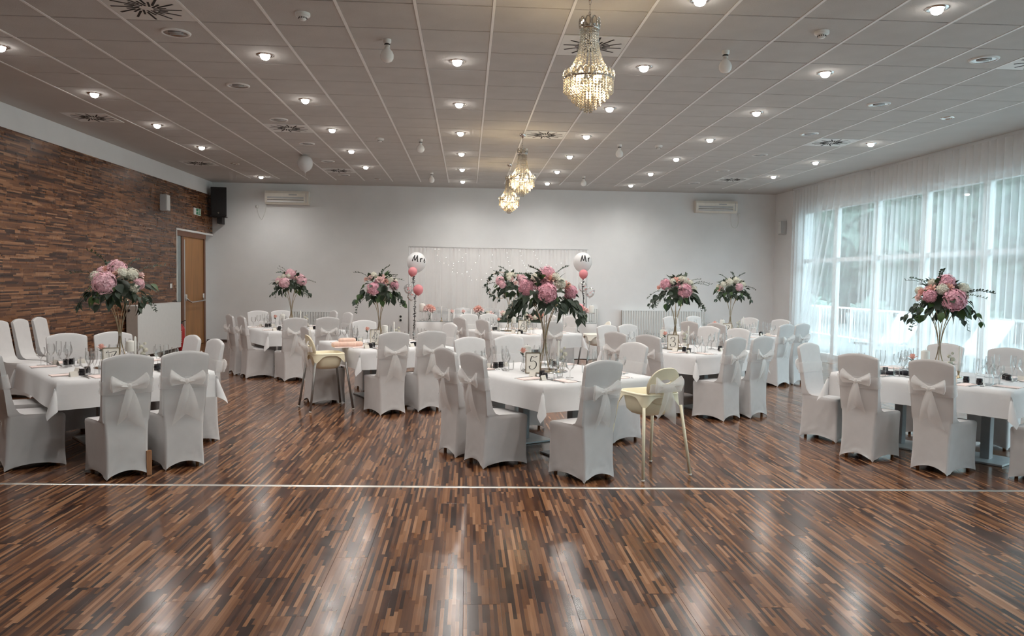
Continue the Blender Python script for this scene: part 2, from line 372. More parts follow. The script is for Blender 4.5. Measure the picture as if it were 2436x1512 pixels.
tl = [(i+.5, k+.5) for i in range(-8, 10) for k in range(KMIN, 18) if (i+.5, k+.5) not in SWIRL]
tl.sort(key=lambda t: (0 if in_view(tile_c(*t), 60) else 1, tile_c(*t).x**2+tile_c(*t).y**2))
rest = MB()
for q, t in enumerate(tl):
    if q < 300: put('ceiling_tile', tme, ce, tile_c(*t))
    else:
        c = tile_c(*t); rest.add([Vector(v)+c for v in tm.v], tm.f)
o = put('ceiling_tiles_beyond', rest.mesh('ceiling_tiles', M_CEIL, False), ce); o['kind'] = 'stuff'
rme = MB().bbox(-0.0125, 0.0125, TY0, TY1, CZ-0.004, CZ+0.018).mesh('rail', M_RAIL, False)
for i in range(-8, 11): put('rail', rme, ce, (GX+TILE*i, 0, 0))

# ---------------------------------------------------------------- walls
WT = 3.63   # top of the wood cladding
DY0, DZ1 = 17.30, 14*BW   # door recess
wl_ = struct('wall_left', MB().bbox(XL-0.22, XL-0.006, YF, DY0, 0, CZ+0.17).bbox(XL-0.22, XL-0.006, DY0, YB, DZ1, CZ+0.17).bbox(XL-0.36, XL-0.2, DY0-0.3, YB+0.1, 0, CZ+0.17), M_WALL)
put('white_band', MB().bbox(XL-0.01, XL-0.002, YF, YB, WT, CZ).mesh('white_band', M_WALL, False), wl_)
zrows = [(k*BW, (k+1)*BW) for k in range(0, 20)]
wrest = MB(); nb = 0
for k, (z0, z1) in enumerate(zrows):
    z1 = min(z1, WT)
    if z1-z0 < 0.02: continue
    st = ((k*0.381966) % 1.0)*BL
    for r in range(math.floor((YF+st)/BL), math.ceil((YB+st)/BL)+1):
        y0, y1 = max(YF, r*BL-st), min(YB-0.01, (r+1)*BL-st)
        if z0 < DZ1-0.01: y1 = min(y1, DY0)
        if y1-y0 < 0.02: continue
        zz0 = max(z0, DZ1) if (y1 > DY0+0.01 and z0 < DZ1) else z0
        m = MB(); board_geo(m, 0, z1-zz0, 0, y1-y0, 0.0006, 0.0, 0.006)
        R = Matrix(((0, 0, 1), (0, 1, 0), (1, 0, 0)))
        vs = [Vector((v[2], v[1], v[0])) for v in m.v]; fs = [tuple(reversed(f)) for f in m.f]
        if in_view((XL, (y0+y1)/2, (zz0+z1)/2), 150):
            put('wall_board', MB().add(vs, fs).mesh('wall_board', M_WWALL, False), wl_, (XL, y0, zz0)); nb += 1
        else: wrest.add([v+Vector((XL, y0, zz0)) for v in vs], fs)
o = put('wall_boards_beyond', wrest.mesh('wall_boards', M_WWALL, False), wl_); o['kind'] = 'stuff'
struct('wall_back', MB().bbox(XL-0.3, 9.0, YB, YB+0.2, 0, CZ+0.17), M_WALL)
struct('baseboard_back', MB().bbox(XL-0.15, 7.95, YB-0.014, YB+0.001, 0, 0.045), M_BASE)
struct('wall_front', MB().bbox(XL-0.3, 9.2, YF-0.2, YF, 0, CZ+0.17), M_WALL)
# right wall: solid pier by the back corner, lintel over the glazing
WY1, WZ1 = 18.30, 3.44
rw = MB()
def wall_seg(y0, y1, z0, z1, t0=0.0, t1=0.25):
    vs = [(XR(y)+t, y, z) for z in (z0, z1) for y, t in ((y0, t0), (y0, t1), (y1, t1), (y1, t0))]
    rw.add(vs, [(0, 3, 2, 1), (4, 5, 6, 7), (0, 1, 5, 4), (1, 2, 6, 5), (2, 3, 7, 6), (3, 0, 4, 7)])
wall_seg(WY1, YB, 0, CZ+0.17); wall_seg(YF, WY1, WZ1, CZ+0.17)
struct('wall_right', rw, M_WALL)
# trim on the door opening
struct('trim_2', MB().bbox(XL-0.02, XL+0.012, DY0-0.025, DY0+0.01, 1.08, DZ1+0.03).bbox(XL-0.02, XL+0.012, DY0, YB, DZ1-0.012, DZ1+0.03), M_WHITE)

# ---------------------------------------------------------------- windows
NW = 14; WW = (WY1-YF)/NW
for k in range(NW):
    ya, yb = WY1-k*WW, WY1-(k+1)*WW
    xm = XR((ya+yb)/2)+0.13
    w = sempty('window_%d' % (k+1), (xm, (ya+yb)/2, 0), math.atan2(0.0266, 1))
    h = WW/2-0.003
    for s in (-1, 1): put('frame_post', MB().bbox(-0.045, 0.045, min(s*h, s*(h-0.075)), max(s*h, s*(h-0.075)), 0, WZ1).mesh('frame_post', M_WFRAME, False), w)
    for z0, z1 in ((0.0, 0.09), (2.16, 2.25), (WZ1-0.10, WZ1)):
        put('frame_bar', MB().bbox(-0.045, 0.045, -h+0.075, h-0.075, z0, z1).mesh('frame_bar', M_WFRAME, False), w)
    for z0, z1 in ((0.09, 2.16), (2.25, WZ1-0.10)):
        put('pane', MB().add([(0, -h+.07, z0-.005), (0, h-.07, z0-.005), (0, h-.07, z1+.005), (0, -h+.07, z1+.005)], [(0, 1, 2, 3)]).mesh('pane', M_PANE, False), w)

# ---------------------------------------------------------------- outside
struct('terrace', MB().bbox(8.3, 60, -30, 60, -0.20, -0.04), M_TERR)
rl = thing('terrace_railing', 'white metal railing along the terrace outside the windows', 'railing', (11.3, 8, -0.04))
put('top_rail', MB().bbox(-0.03, 0.03, -14, 22, 0.98, 1.03).mesh('top_rail', M_OUTW, False), rl)
put('bottom_rail', MB().bbox(-0.02, 0.02, -14, 22, 0.12, 0.16).mesh('bottom_rail', M_OUTW, False), rl)
pme = MB().bbox(-0.03, 0.03, -0.03, 0.03, 0, 0.985).mesh('post', M_OUTW, False)
for q in range(19): put('post', pme, rl, (0, -14+q*2, 0))
bars = MB()
for q in range(180): bars.bbox(-0.006, 0.006, -14+q*0.2-0.006, -14+q*0.2+0.006, 0.14, 0.99)
o = put('baluster_bars', bars.mesh('baluster_bars', M_OUTW, False), rl); o['kind'] = 'stuff'
def tree(x, y, h, r, label, seed):
    rnd = random.Random(seed); t = thing('terrace_tree', label, 'tree', (x, y, -0.1), 0, 'trees beyond the terrace')
    put('trunk', MB().tube([(0, 0, 0), (0.1, 0.05, h*0.3), (0, 0.1, h*0.7)], [0.2, 0.15, 0.08], 8).mesh('trunk', M_BARK), t)
    m = MB()
    for q in range(900):
        a, u = rnd.uniform(0, 2*PI), rnd.uniform(-1, 1); rr = r*rnd.uniform(0.6, 1.0)
        p = Vector((math.cos(a)*math.sqrt(1-u*u)*rr, math.sin(a)*math.sqrt(1-u*u)*rr, h*0.58+u*h*0.44))
        s = rnd.uniform(0.35, 0.7); M = Matrix.Rotation(rnd.uniform(0, 6), 3, 'X') @ Matrix.Rotation(rnd.uniform(0, 6), 3, 'Z')
        m.add([M @ Vector(v)*s+p for v in ((-1, 0, 0), (0, -.5, .15), (1, 0, 0), (0, .5, .15), (0, 0, -0.3))], [(0, 1, 2), (0, 2, 3), (0, 4, 1), (2, 1, 4), (3, 2, 4)])
    o = put('crown', m.mesh('crown', M_TREE, False), t); o['kind'] = 'stuff'
    put('crown_heart', MB().sphere((0, 0, h*.58), 1, 14, 9, (r*.8, r*.8, h*.40)).mesh('crown_heart', M_TREE), t)
for q in range(5): tree(16.5, 16.5+5.5*q, 7.5+(q % 2), 2.35, 'leafy green tree growing just beyond the terrace railing', 40+q)
for q in range(6): tree(23.5, 24+5.6*q, 9.5+(q % 3)*.6, 2.35, 'taller leafy tree growing in the row behind the nearer trees', 50+q)
P = []
for i in range(26):
    row = []
    for j in range(60):
        u = i/25; x = 29+u*22; y = -20+j*2.4
        row.append((x, y, -.1+17*u**0.75+1.5*noise.noise(Vector((x*.25, y*.25, 1)))*min(1, u*4)))
    P.append(row)
struct('wooded_hill', MB().grid(P), M_TREE, True)
def lounger(x, y, rz):
    t = thing('garden_lounger', 'white curved garden lounger standing on the terrace outside', 'lounger', (x, y, -0.04), rz, 'white terrace furniture')
    prof = [(-0.85, 0.35), (-0.5, 0.38), (-0.1, 0.34), (0.15, 0.36), (0.5, 0.62), (0.85, 0.98)]
    m = MB()
    m.loft([[(px_, s*0.32, z+e) for s, e in ((-1, 0), (1, 0), (1, 0.05), (-1, 0.05))] for px_, z in prof], True, True)
    put('shell', m.mesh('shell', M_OUTW, True, 40), t)
    for px_ in (-0.6, 0.35):
        put('leg', MB().tube([(px_, -0.3, 0.36), (px_, -0.3, 0.012), (px_, 0.3, 0.012), (px_, 0.3, 0.36)], 0.014, 6).mesh('leg', M_OUTW), t)
lounger(9.75, 17.2, 0.5); lounger(9.9, 14.6, 0.35); lounger(9.9, 12.3, 0.2)

# ---------------------------------------------------------------- curtains
def curtain(y0, y1, label, flare=0.0, shift=0.0, seed=0, pw=0.17, inset=0.10, mat=M_CURT, ztop=CZ-0.005):
    rnd = random.Random(seed)
    t = thing('sheer_curtain', label, 'curtain', (XR((y0+y1)/2)-inset, (y0+y1)/2, 0), 0, 'sheer curtains over the windows')
    L = y1-y0; n = max(3, int(L/pw)); per = 14; rows = [0.0, 0.03, 0.07, 0.12, 0.2, 0.32, 0.46, 0.6, 0.74, 0.87, 1.0]
    ph = [rnd.uniform(-0.5, 0.5) for _ in range(n+2)]; amp = [rnd.uniform(0.35, 1.25) for _ in range(n+2)]
    P = []
    for u in rows:
        row = []; z = ztop-u*(ztop-0.012)
        for i in range(n*per+1):
            s = i/per; k = int(min(s, n-1e-6)); fr = s-k
            a0 = amp[k]*(1-fr)+amp[k+1]*fr; p_ = ph[k]*(1-fr)+ph[k+1]*fr
            a = 1.0*(1-min(1, u*4))+a0*min(1, u*4)
            yy = s/n*L-L/2+0.043*a*math.sin(2*PI*s+PI+0.9*p_*u)*(1.0+0.25*u)+0.03*p_*u
            xx = 0.032*a*math.cos(2*PI*s+0.9*p_*u)*(1+0.4*u)
            yy += shift*u*(0.3+0.7*(s/n)); xx -= flare*u**1.5*(0.35+0.65*math.sin(PI*min(1, max(0, s/n))))
            xx -= (XR(y0+s/n*L)-XR((y0+y1)/2))*-1.0
            row.append((xx, yy, z))
        P.append(row)
    put('voile', MB().grid(P).mesh('voile', mat), t)
    put('heading_tape', MB().add([(XR(y)-XR((y0+y1)/2)+dx, y-(y0+y1)/2, z) for y in (y0, y1) for dx, z in ((-0.034, ztop-0.05), (-0.034, ztop), (0.03, ztop), (0.03, ztop-0.05))],
        [(0, 1, 5, 4), (1, 2, 6, 5), (2, 3, 7, 6)]).mesh('heading_tape', M_CURT, False), t)
    return t
curtain(17.05, 18.45, 'sheer white curtain hanging straight beside the pier with the small speaker', 0.02, 0.0, 3, 0.15)
curtain(15.05, 17.15, 'sheer white curtain drawn aside with slanting folds into the room', 0.46, 0.55, 4, 0.24, 0.13)
curtain(12.6, 15.35, 'sheer white curtain with many straight folds behind the smaller flower stand', 0.06, 0.0, 5, 0.15, 0.08)
curtain(9.4, 12.7, 'sheer white curtain panel next to the table with black gloves', 0.05, 0.0, 6, 0.165, 0.11)
curtain(5.0, 9.5, 'sheer white curtain panel beyond the table with black gloves', 0.05, 0.0, 7, 0.18, 0.09)
curtain(0.5, 5.1, 'sheer white curtain panel beside the open dance floor', 0.05, 0.0, 8, 0.2, 0.1)
curtain(-3.9, 0.6, 'sheer white curtain panel at the window wall end farthest from the head table', 0.05, 0.0, 9, 0.2, 0.09)

# ---------------------------------------------------------------- ceiling fixtures
ring_me = MB().lathe([(0.058, -0.002), (0.064, -0.010), (0.085, -0.008), (0.090, 0.0005)], 24).mesh('ring', M_CHROME)
bulb_me = MB().lathe([(0.0005, -0.052), (0.020, -0.050), (0.036, -0.042), (0.046, -0.028), (0.050, -0.012), (0.052, 0.0)], 16).mesh('bulb', M_BULB)
bulb_off = MB().lathe([(0.0005, -0.006), (0.030, -0.006), (0.052, -0.004), (0.058, -0.002)], 16).mesh('bulb', M_CHROME)
def downlight(i, k, lit=True):
    c = tile_c(i, k)
    t = thing('ceiling_downlight', 'lit round downlight with a chrome ring in a ceiling tile' if lit else 'small unlit round spotlight in the ceiling grid', 'ceiling light', c, 0, 'lit downlights in the ceiling' if lit else 'small unlit spotlights')
    put('ring', ring_me, t); put('bulb', bulb_me if lit else bulb_off, t)
    if lit:
        off = not in_view((c.x, c.y, CZ-0.075), 0)
        nm = 'downlight_row_%d_column_%d_offscreen' % (round(k+20), round(i+20)) if off else 'downlight_lamp'
        l = bpy.data.lights.new(nm, 'SPOT'); l.energy = LAMP_W; l.color = (1.0, 0.965, 0.925); l.spot_size = math.radians(168); l.spot_blend = 1.0; l.shadow_soft_size = 0.05
        o = bpy.data.objects.new(nm, l); COL.objects.link(o); o.parent = t; o.location = (0, 0, -0.075)
LIT = [(-7.5, 2.5), (-7.5, 5.5), (-7.5, 8.5), (-7.5, 11.5), (-7.5, 17.5)]
LIT += [(-3.5, k) for k in (2.5, 5.5, 8.5, 11.5, 14.5)] + [(-.5, k) for k in (-.5, 2.5, 5.5, 8.5, 11.5, 14.5, 17.5)]
LIT += [(2.5, k) for k in (-.5, 2.5, 5.5, 8.5, 11.5, 14.5, 17.5)] + [(5.5, k) for k in (-.5, 2.5, 5.5, 8.5, 11.5, 14.5, 17.5)] + [(9.5, k) for k in (8.5, 11.5, 14.5)]
LIT += [(-7.5, -.5), (-3.5, -.5)] + [(i, -3.5) for i in (-3.5, -.5, 2.5, 5.5)]
for i, k in LIT: downlight(i, k)
for i, k in ((-7.5, 14.5), (-3.5, 17.5), (9.5, 5.5), (9.5, 2.5)): downlight(i, k, False)
# large unlit recessed downlights
M_REFL = pm('dull_reflector', (0.50, 0.49, 0.48), 0.22, 0.08, metal=1.0)
big_ring = MB().lathe([(0.108, 0.0), (0.112, -0.014), (0.135, -0.012), (0.142, 0.0005)], 28).mesh('ring', M_WHITE)
big_refl = MB().lathe([(0.110, -0.009), (0.085, -0.005), (0.030, -0.002), (0.001, -0.0015)], 24).mesh('reflector', M_REFL)
tube_me = MB().cyl((-0.06, 0.025, -0.004), (0.06, 0.025, -0.004), 0.012, 8).cyl((-0.06, -0.025, -0.004), (0.06, -0.025, -0.004), 0.012, 8).mesh('lamp_tubes', M_GREY)
for i, k in [(-4.5, q) for q in (1.5, 4.5, 7.5, 10.5, 13.5, 16.5)]+[(7.5, q) for q in (1.5, 4.5, 7.5, 10.5, 13.5, 16.5)]:
    t = thing('recessed_downlight', 'wide unlit recessed downlight with white rim in the ceiling', 'ceiling light', tile_c(i, k), 0, 'wide unlit downlights')
    put('ring', big_ring, t); put('reflector', big_refl, t); put('lamp_tubes', tube_me, t)
# smoke detectors
sm_base = MB().lathe([(0.0, -0.028), (0.062, -0.028), (0.066, -0.02), (0.066, 0.0005)], 20).mesh('base', M_WHITE)
sm_head = MB().lathe([(0.0005, -0.062), (0.026, -0.060), (0.034, -0.050), (0.036, -0.040), (0.05, -0.030), (0.05, -0.026)], 20).mesh('sensor_head', M_WHITE)
sm_slot = MB()
for q in range(12):
    a = q*PI/6; sm_slot.box((0.036*math.cos(a), 0.036*math.sin(a), -0.044), (0.006, 0.008, 0.01), a)
sm_slot = sm_slot.mesh('sensor_slots', M_DARK, False)
for i, k in ((-2.5, .5), (4.5, .5), (-2.5, 9.5), (4.5, 9.5)):
    t = thing('smoke_detector', 'white round smoke detector on a ceiling tile', 'smoke detector', tile_c(i, k), 0, 'smoke detectors')
    put('base', sm_base, t); put('sensor_head', sm_head, t); put('sensor_slots', sm_slot, t)
# bare globe lamps
gl_s = MB().lathe([(0.038, 0.0005), (0.038, -0.03), (0.026, -0.035), (0.026, -0.075), (0.0, -0.078)], 16).mesh('lampholder', M_WHITE)
gl_c = MB().lathe([(0.0265, -0.042), (0.0285, -0.046), (0.0285, -0.052), (0.0265, -0.056)], 16).mesh('collar', M_DARK)
gl_g = MB().lathe([(0.022, -0.072), (0.028, -0.09), (0.055, -0.118), (0.066, -0.15), (0.062, -0.185), (0.042, -0.212), (0.015, -0.222), (0.0005, -0.223)], 20).mesh('globe', M_OPAL)
for i, k in ((-1.5, 1.5), (3.5, 1.5), (-1.5, 9.5), (3.5, 9.5), (-1.5, 15.5), (3.5, 15.5)):
    t = thing('globe_lamp', 'unlit opal globe bulb in a white holder under the ceiling', 'ceiling light', tile_c(i, k), 0, 'globe bulbs')
    put('lampholder', gl_s, t); put('collar', gl_c, t); put('globe', gl_g, t)
# swirl diffusers
sw_plate = MB().cbox((0, 0, 0.003), (TILE-0.03, TILE-0.03, 0.012), 0.002).mesh('plate', M_WHITE, False)
slot_me = MB().bbox(0.10, 0.29, -0.010, 0.010, -0.0050, -0.0036).mesh('slot', M_DARK, False)
slot2 = MB().bbox(0.05, 0.17, -0.009, 0.009, -0.0050, -0.0036).mesh('slot', M_DARK, False)
def diffuser(c, label):
    t = thing('swirl_diffuser', label, 'air vent', c, 0, 'swirl air vents in the ceiling')
    put('plate', sw_plate, t)
    for q in range(24):
        a = 2*PI*q/24; me = slot_me if q % 2 == 0 else slot2
        r = 0.07 if q % 2 else 0.0
        put('slot', me, t, (0.03*math.cos(a+PI/2), 0.03*math.sin(a+PI/2), 0), (0, 0, a))
for i, k in SWIRL: diffuser(tile_c(i, k), 'square air vent with a swirl of black slots among ceiling tiles')
for y in (11.9, 16.4): diffuser(Vector((-5.58, y, CZ-0.004)), 'square swirl air vent in the plaster strip above the wood wall')

# ---------------------------------------------------------------- chandeliers
def oct_(m, c, r, h=None):
    h = h or r
    m.add([Vector(c)+Vector(v) for v in ((r, 0, 0), (0, r, 0), (-r, 0, 0), (0, -r, 0), (0, 0, h), (0, 0, -h))], [(0, 1, 4), (1, 2, 4), (2, 3, 4), (3, 0, 4), (1, 0, 5), (2, 1, 5), (3, 2, 5), (0, 3, 5)])
neck = MB()
for s in range(22):
    a = 2*PI*s/22
    for b in range(17):
        u = b/16; r = 0.075+0.095*u**2.6; oct_(neck, (r*math.cos(a), r*math.sin(a), -0.10-0.33*u), 0.0105, 0.0115)
neck = neck.mesh('bead_strands', M_CRYST, False)
tiers = []
for r, ns, z0, nb_ in ((0.215, 44, -0.515, 5), (0.18, 36, -0.53, 6), (0.145, 30, -0.545, 7), (0.108, 22, -0.555, 8), (0.07, 15, -0.565, 9), (0.03, 7, -0.57, 10)):
    m = MB()
    for s in range(ns):
        a = 2*PI*s/ns
        for b in range(nb_): oct_(m, (r*math.cos(a), r*math.sin(a), z0-b*0.0205), 0.0095, 0.0105)
    tiers.append(m.mesh('bead_tier', M_CRYST, False))
oval = MB(); oval.sphere((0, 0, 0), 1.0, 10, 6, (0.021, 0.009, 0.034)); oval = oval.mesh('oval_crystal', M_CRYST, False)
oframe = MB().tube([(0.024*math.cos(a*PI/8), 0, 0.038*math.sin(a*PI/8)) for a in range(16)], 0.0035, 5, True).mesh('oval_setting', M_CHROME)
ring1 = MB().lathe([(0.086, -0.105), (0.09, -0.105), (0.09, -0.09), (0.086, -0.09)], 24).mesh('crown_ring', M_CHROME)
ring2 = MB().lathe([(0.205, -0.505), (0.222, -0.505), (0.222, -0.49), (0.205, -0.49)], 32).mesh('main_ring', M_CHROME)
cbulb = MB().sphere((0, 0, 0), 0.026, 10, 8, (1, 1, 1.3)).mesh('bulb', M_WARM)
canopy = MB().lathe([(0.0, -0.075), (0.012, -0.075), (0.016, -0.055), (0.05, -0.045), (0.058, -0.02), (0.058, 0.0)], 18).mesh('canopy', M_CHROME)
def chandelier(x, y, drop, label):
    t = thing('crystal_chandelier', label, 'chandelier', (x, y, CZ), 0, 'chandeliers')
    t.scale = (.91, .91, 1.0)
    put('canopy', canopy, t)
    ch = MB(); n = max(2, int((drop-0.06)/0.034))
    for q in range(n):
        z = -0.07-q*(drop-0.06)/n; a = (q % 2)*PI/2
        ch.tube([(0.009*math.cos(b*PI/4)*math.cos(a), 0.009*math.cos(b*PI/4)*math.sin(a), z-0.012+0.021*math.sin(b*PI/4)) for b in range(8)], 0.0028, 4, True)
    put('chain', ch.mesh('chain', M_CHROME), t)
    z0 = -drop
    put('stem', MB().cyl((0, 0, z0+0.02), (0, 0, z0-0.56), 0.006, 6).mesh('stem', M_CHROME), t)
    put('crown_ring', ring1, t, (0, 0, z0)); put('main_ring', ring2, t, (0, 0, z0))
    for q in range(10):
        a = 2*PI*q/10; o = put('oval_crystal', oval, t, (0.088*math.cos(a), 0.088*math.sin(a), z0-0.055), (0, 0, a+PI/2), 1.15); put('setting', oframe, o)
    for q in range(24):
        a = 2*PI*q/24; o = put('oval_crystal', oval, t, (0.222*math.cos(a), 0.222*math.sin(a), z0-0.47), (0, 0, a+PI/2), 1.0); put('setting', oframe, o)
    o = put('bead_strands', neck, t, (0, 0, z0)); o['kind'] = 'stuff'
    for me in tiers: o = put('bead_tier', me, t, (0, 0, z0)); o['kind'] = 'stuff'
    for q in range(4):
        a = PI/4+q*PI/2; put('bulb', cbulb, t, (0.11*math.cos(a), 0.11*math.sin(a), z0-0.475))
    put('bulb', cbulb, t, (0, 0, z0-0.62))
    l = bpy.data.lights.new('chandelier_lamp', 'POINT'); l.energy = 14; l.color = (1.0, 0.76, 0.44); l.shadow_soft_size = 0.05
    o = bpy.data.objects.new('chandelier_lamp', l); COL.objects.link(o); o.parent = t; o.location = (0, 0, z0-0.49)
chandelier(0.958, 6.25, 0.195, 'crystal bead chandelier over the dance floor, closest to the aluminium strip')
chandelier(0.85, 12.30, 0.225, 'crystal bead chandelier hanging between the other two chandeliers')
chandelier(0.82, 15.52, 0.225, 'crystal bead chandelier hanging nearest the head table')

# balloon under the ceiling
def balloon_mesh(name, r, mat, knot=True):
    prof = [(0.0005, r)]
    for q in range(1, 13):
        a = PI*q/14; prof.append((r*math.sin(a), r*math.cos(a)*(1.0 if q < 7 else 1.16)))
    prof += [(0.10*r, -1.22*r), (0.05*r, -1.27*r), (0.12*r, -1.36*r)]
    return MB().lathe(prof, 24).mesh(name, mat)
bp_ = aty(726, 388, 15.0)
t = thing('pearl_balloon', 'loose pearl white balloon floating against the ceiling', 'balloon', (bp_.x, 15.0, CZ-0.002-0.145))
put('skin', balloon_mesh('skin', 0.145, M_BALW), t)
put('string', MB().tube([(0, 0, -0.19), (0.01, 0, -0.23), (-0.012, 0.0, -0.27), (0.004, 0, -0.30)], 0.003, 4).mesh('string', M_WHITE), t)

# ---------------------------------------------------------------- wall equipment
def aircon(x0, x1, z0, z1, label):
    w, h = x1-x0, z1-z0
    t = thing('air_conditioner', label, 'air conditioner', ((x0+x1)/2, YB-0.002, z0))
    prof = [(0, 0.0), (-0.14, 0.0), (-0.185, 0.05), (-0.20, 0.14), (-0.20, h-0.06), (-0.17, h), (0, h)]
    m = MB(); m.loft([[(x, y, z) for y, z in prof] for x in (-w/2, w/2)], True, True); put('body', m.mesh('body', M_WHPL, False), t)
    put('intake_grille', MB().bbox(-w/2+0.06, w/2-0.12, -0.204, -0.19, h*0.42, h*0.56).mesh('intake_grille', M_GREY, False), t)
    put('louver', MB().box((-0.03, -0.195, h*0.20), (w-0.18, 0.012, 0.045), 0, Matrix.Rotation(-0.5, 3, 'X')).mesh('louver', M_WHITE, False), t)
    put('louver_slot', MB().bbox(-w/2+0.06, w/2-0.12, -0.2025, -0.19, h*0.31, h*0.345).mesh('louver_slot', M_DARK, False), t)
    put('end_cap', MB().bbox(w/2-0.07, w/2-0.055, -0.203, -0.19, 0.05, h-0.05).mesh('end_cap', M_GREY, False), t)
    put('display', MB().bbox(0.05, 0.25, -0.2035, -0.19, h*0.66, h*0.76).mesh('display', M_GREY, False), t)
aircon(-5.03, -3.96, 3.44, 3.77, 'white wall air conditioner beside the black loudspeaker corner')
aircon(5.83, 6.91, 3.45, 3.75, 'white wall air conditioner above the ribbed radiator, nearer the window pier')
def socket(p, label, n=1, name='wall_socket', black=False):
    t = thing(name, label, 'socket', (p.x, YB-0.001, p.z))
    for q in range(n):
        put('cover_plate', MB().cbox((0, -0.006, q*0.09), (0.085, 0.014, 0.085), 0.004).mesh('cover_plate', M_WHITE, False), t)
        put('insert', MB().lathe([(0.0, 0.0), (0.026, 0.0), (0.03, 0.006)], 14, (0, -0.0135, q*0.09), False, Matrix.Rotation(PI/2, 3, 'X')).mesh('insert', M_BLACK if black else M_GREY), t)
    return t
s1, s2 = aty(611, 491, YB), aty(1757, 511, YB)
socket(s1, 'white wall socket with plug next to the air conditioner by the loudspeaker')
socket(s2, 'white wall socket below the air conditioner near the window pier')
def cable(p, q, sag, label):
    t = thing('power_cable', label, 'cable', (p.x, YB-0.03, p.z))
    a, b = Vector((0, 0.0, 0)), Vector((q.x-p.x, 0, q.z-p.z)); pts = []
    for i in range(25):
        u = (1-math.cos(PI*i/24))/2; w = (a.lerp(b, u)); w.z -= sag*math.sin(PI*u)**0.42; w.x += 0.02*math.sin(2*PI*u); pts.append(w)
    put('cord', MB().tube(pts, 0.008, 6).mesh('cord', M_WHITE), t)
    put('plug', MB().cbox((0, 0, 0), (0.05, 0.045, 0.06), 0.008).mesh('plug', M_WHITE), t)
cable(s1+Vector((0.02, 0, 0)), aty(634, 484, YB), 0.36, 'white cable looping from the socket to the air conditioner by the loudspeaker')
cable(s2, aty(1738, 507, YB), 0.36, 'white cable hanging in a loop under the air conditioner near the windows')
socket(aty(953, 761, YB), 'double wall socket low on the white wall beside the backdrop', 2, black=True)
socket(aty(1449, 770, YB), 'wall socket with black plug beside the ribbed radiator', 1, black=True)
# loudspeaker in the corner
c = aty(523, 483, YB-0.3)
t = thing('black_loudspeaker', 'black loudspeaker on a wall bracket in the corner above the door', 'loudspeaker', (c.x, YB-0.3, c.z), 0.12)
put('cabinet', MB().loft([[(x*s, y, z) for x, y in ((-0.185, -0.16), (0.185, -0.16), (0.13, 0.15), (-0.13, 0.15))] for z, s in ((-0.33, 0.97), (-0.31, 1.0), (0.36, 1.0), (0.375, 0.97))], True, True).mesh('cabinet', M_BLACK, False), t)
put('grille', MB().cbox((0, -0.165, 0.02), (0.34, 0.02, 0.64), 0.008).mesh('grille', M_BLACK, False), t)
put('badge', MB().lathe([(0, 0), (0.022, 0), (0.022, 0.006)], 12, (0, -0.175, -0.25), False, Matrix.Rotation(PI/2, 3, 'X')).mesh('badge', M_CHROME), t)
put('bracket', MB().bbox(-0.06, 0.06, -0.06, 0.305, -0.50, -0.325).bbox(-0.16, 0.16, -0.12, 0.10, -0.35, -0.325).mesh('bracket', M_BLACK, False), t)
def wall_speaker(loc, rz, label):
    t = thing('wall_speaker', label, 'speaker', loc, rz)
    put('case', MB().cbox((0, -0.07, 0), (0.19, 0.14, 0.34), 0.01).mesh('case', M_GREY, False), t)
    put('front_grille', MB().cbox((0, -0.143, 0), (0.165, 0.012, 0.31), 0.004).mesh('front_grille', M_WHITE, False), t)
wall_speaker((XL, 16.48, 3.14), PI/2, 'small grey speaker box mounted on the wood strip wall')
wall_speaker((XR(19.1), 19.1, 3.07), -PI/2-0.0266, 'small grey speaker box mounted on the pier by the curtain')
# exit sign
t = thing('exit_sign', 'small green and white exit sign on the wood strip wall', 'sign', (XL, 18.56, 3.135), PI/2)
put('panel', MB().cbox((0, -0.012, 0), (0.46, 0.024, 0.16), 0.003).mesh('panel', M_WHITE, False), t)
put('green_field', MB().bbox(-0.09, 0.22, -0.0265, -0.02, -0.065, 0.07).mesh('green_field', M_GREEN, False), t)
fig = MB().bbox(0.13, 0.19, -0.028, -0.025, -0.05, 0.055)
fig.bbox(0.03, 0.06, -0.028, -0.025, 0.035, 0.058).box((0.045, -0.0265, 0.005), (0.028, 0.003, 0.06), 0, Matrix.Rotation(0.25, 3, 'Y')).box((0.025, -0.0265, -0.035), (0.014, 0.003, 0.05), 0, Matrix.Rotation(0.6, 3, 'Y')).box((0.065, -0.0265, -0.035), (0.014, 0.003, 0.05), 0, Matrix.Rotation(-0.5, 3, 'Y')).box((0.045, -0.0265, 0.012), (0.085, 0.003, 0.012), 0, Matrix.Rotation(-0.3, 3, 'Y'))
fig.box((-0.045, -0.0265, 0.0), (0.06, 0.003, 0.014)).add([(-0.075, -0.027, 0.0), (-0.05, -0.027, 0.025), (-0.05, -0.027, -0.025)], [(0, 1, 2)])
put('pictogram', fig.mesh('pictogram', M_WHITE, False), t)
# light switch
t = thing('light_switch', 'white light switch on the wood wall beside the door', 'switch', (XL, 16.95, 1.41), PI/2)
put('plate', MB().cbox((0, -0.007, 0), (0.10, 0.014, 0.10), 0.003).mesh('plate', M_WHITE, False), t)
put('rocker', MB().cbox((0, -0.015, 0), (0.06, 0.008, 0.06), 0.002).mesh('rocker', M_WHITE, False), t)
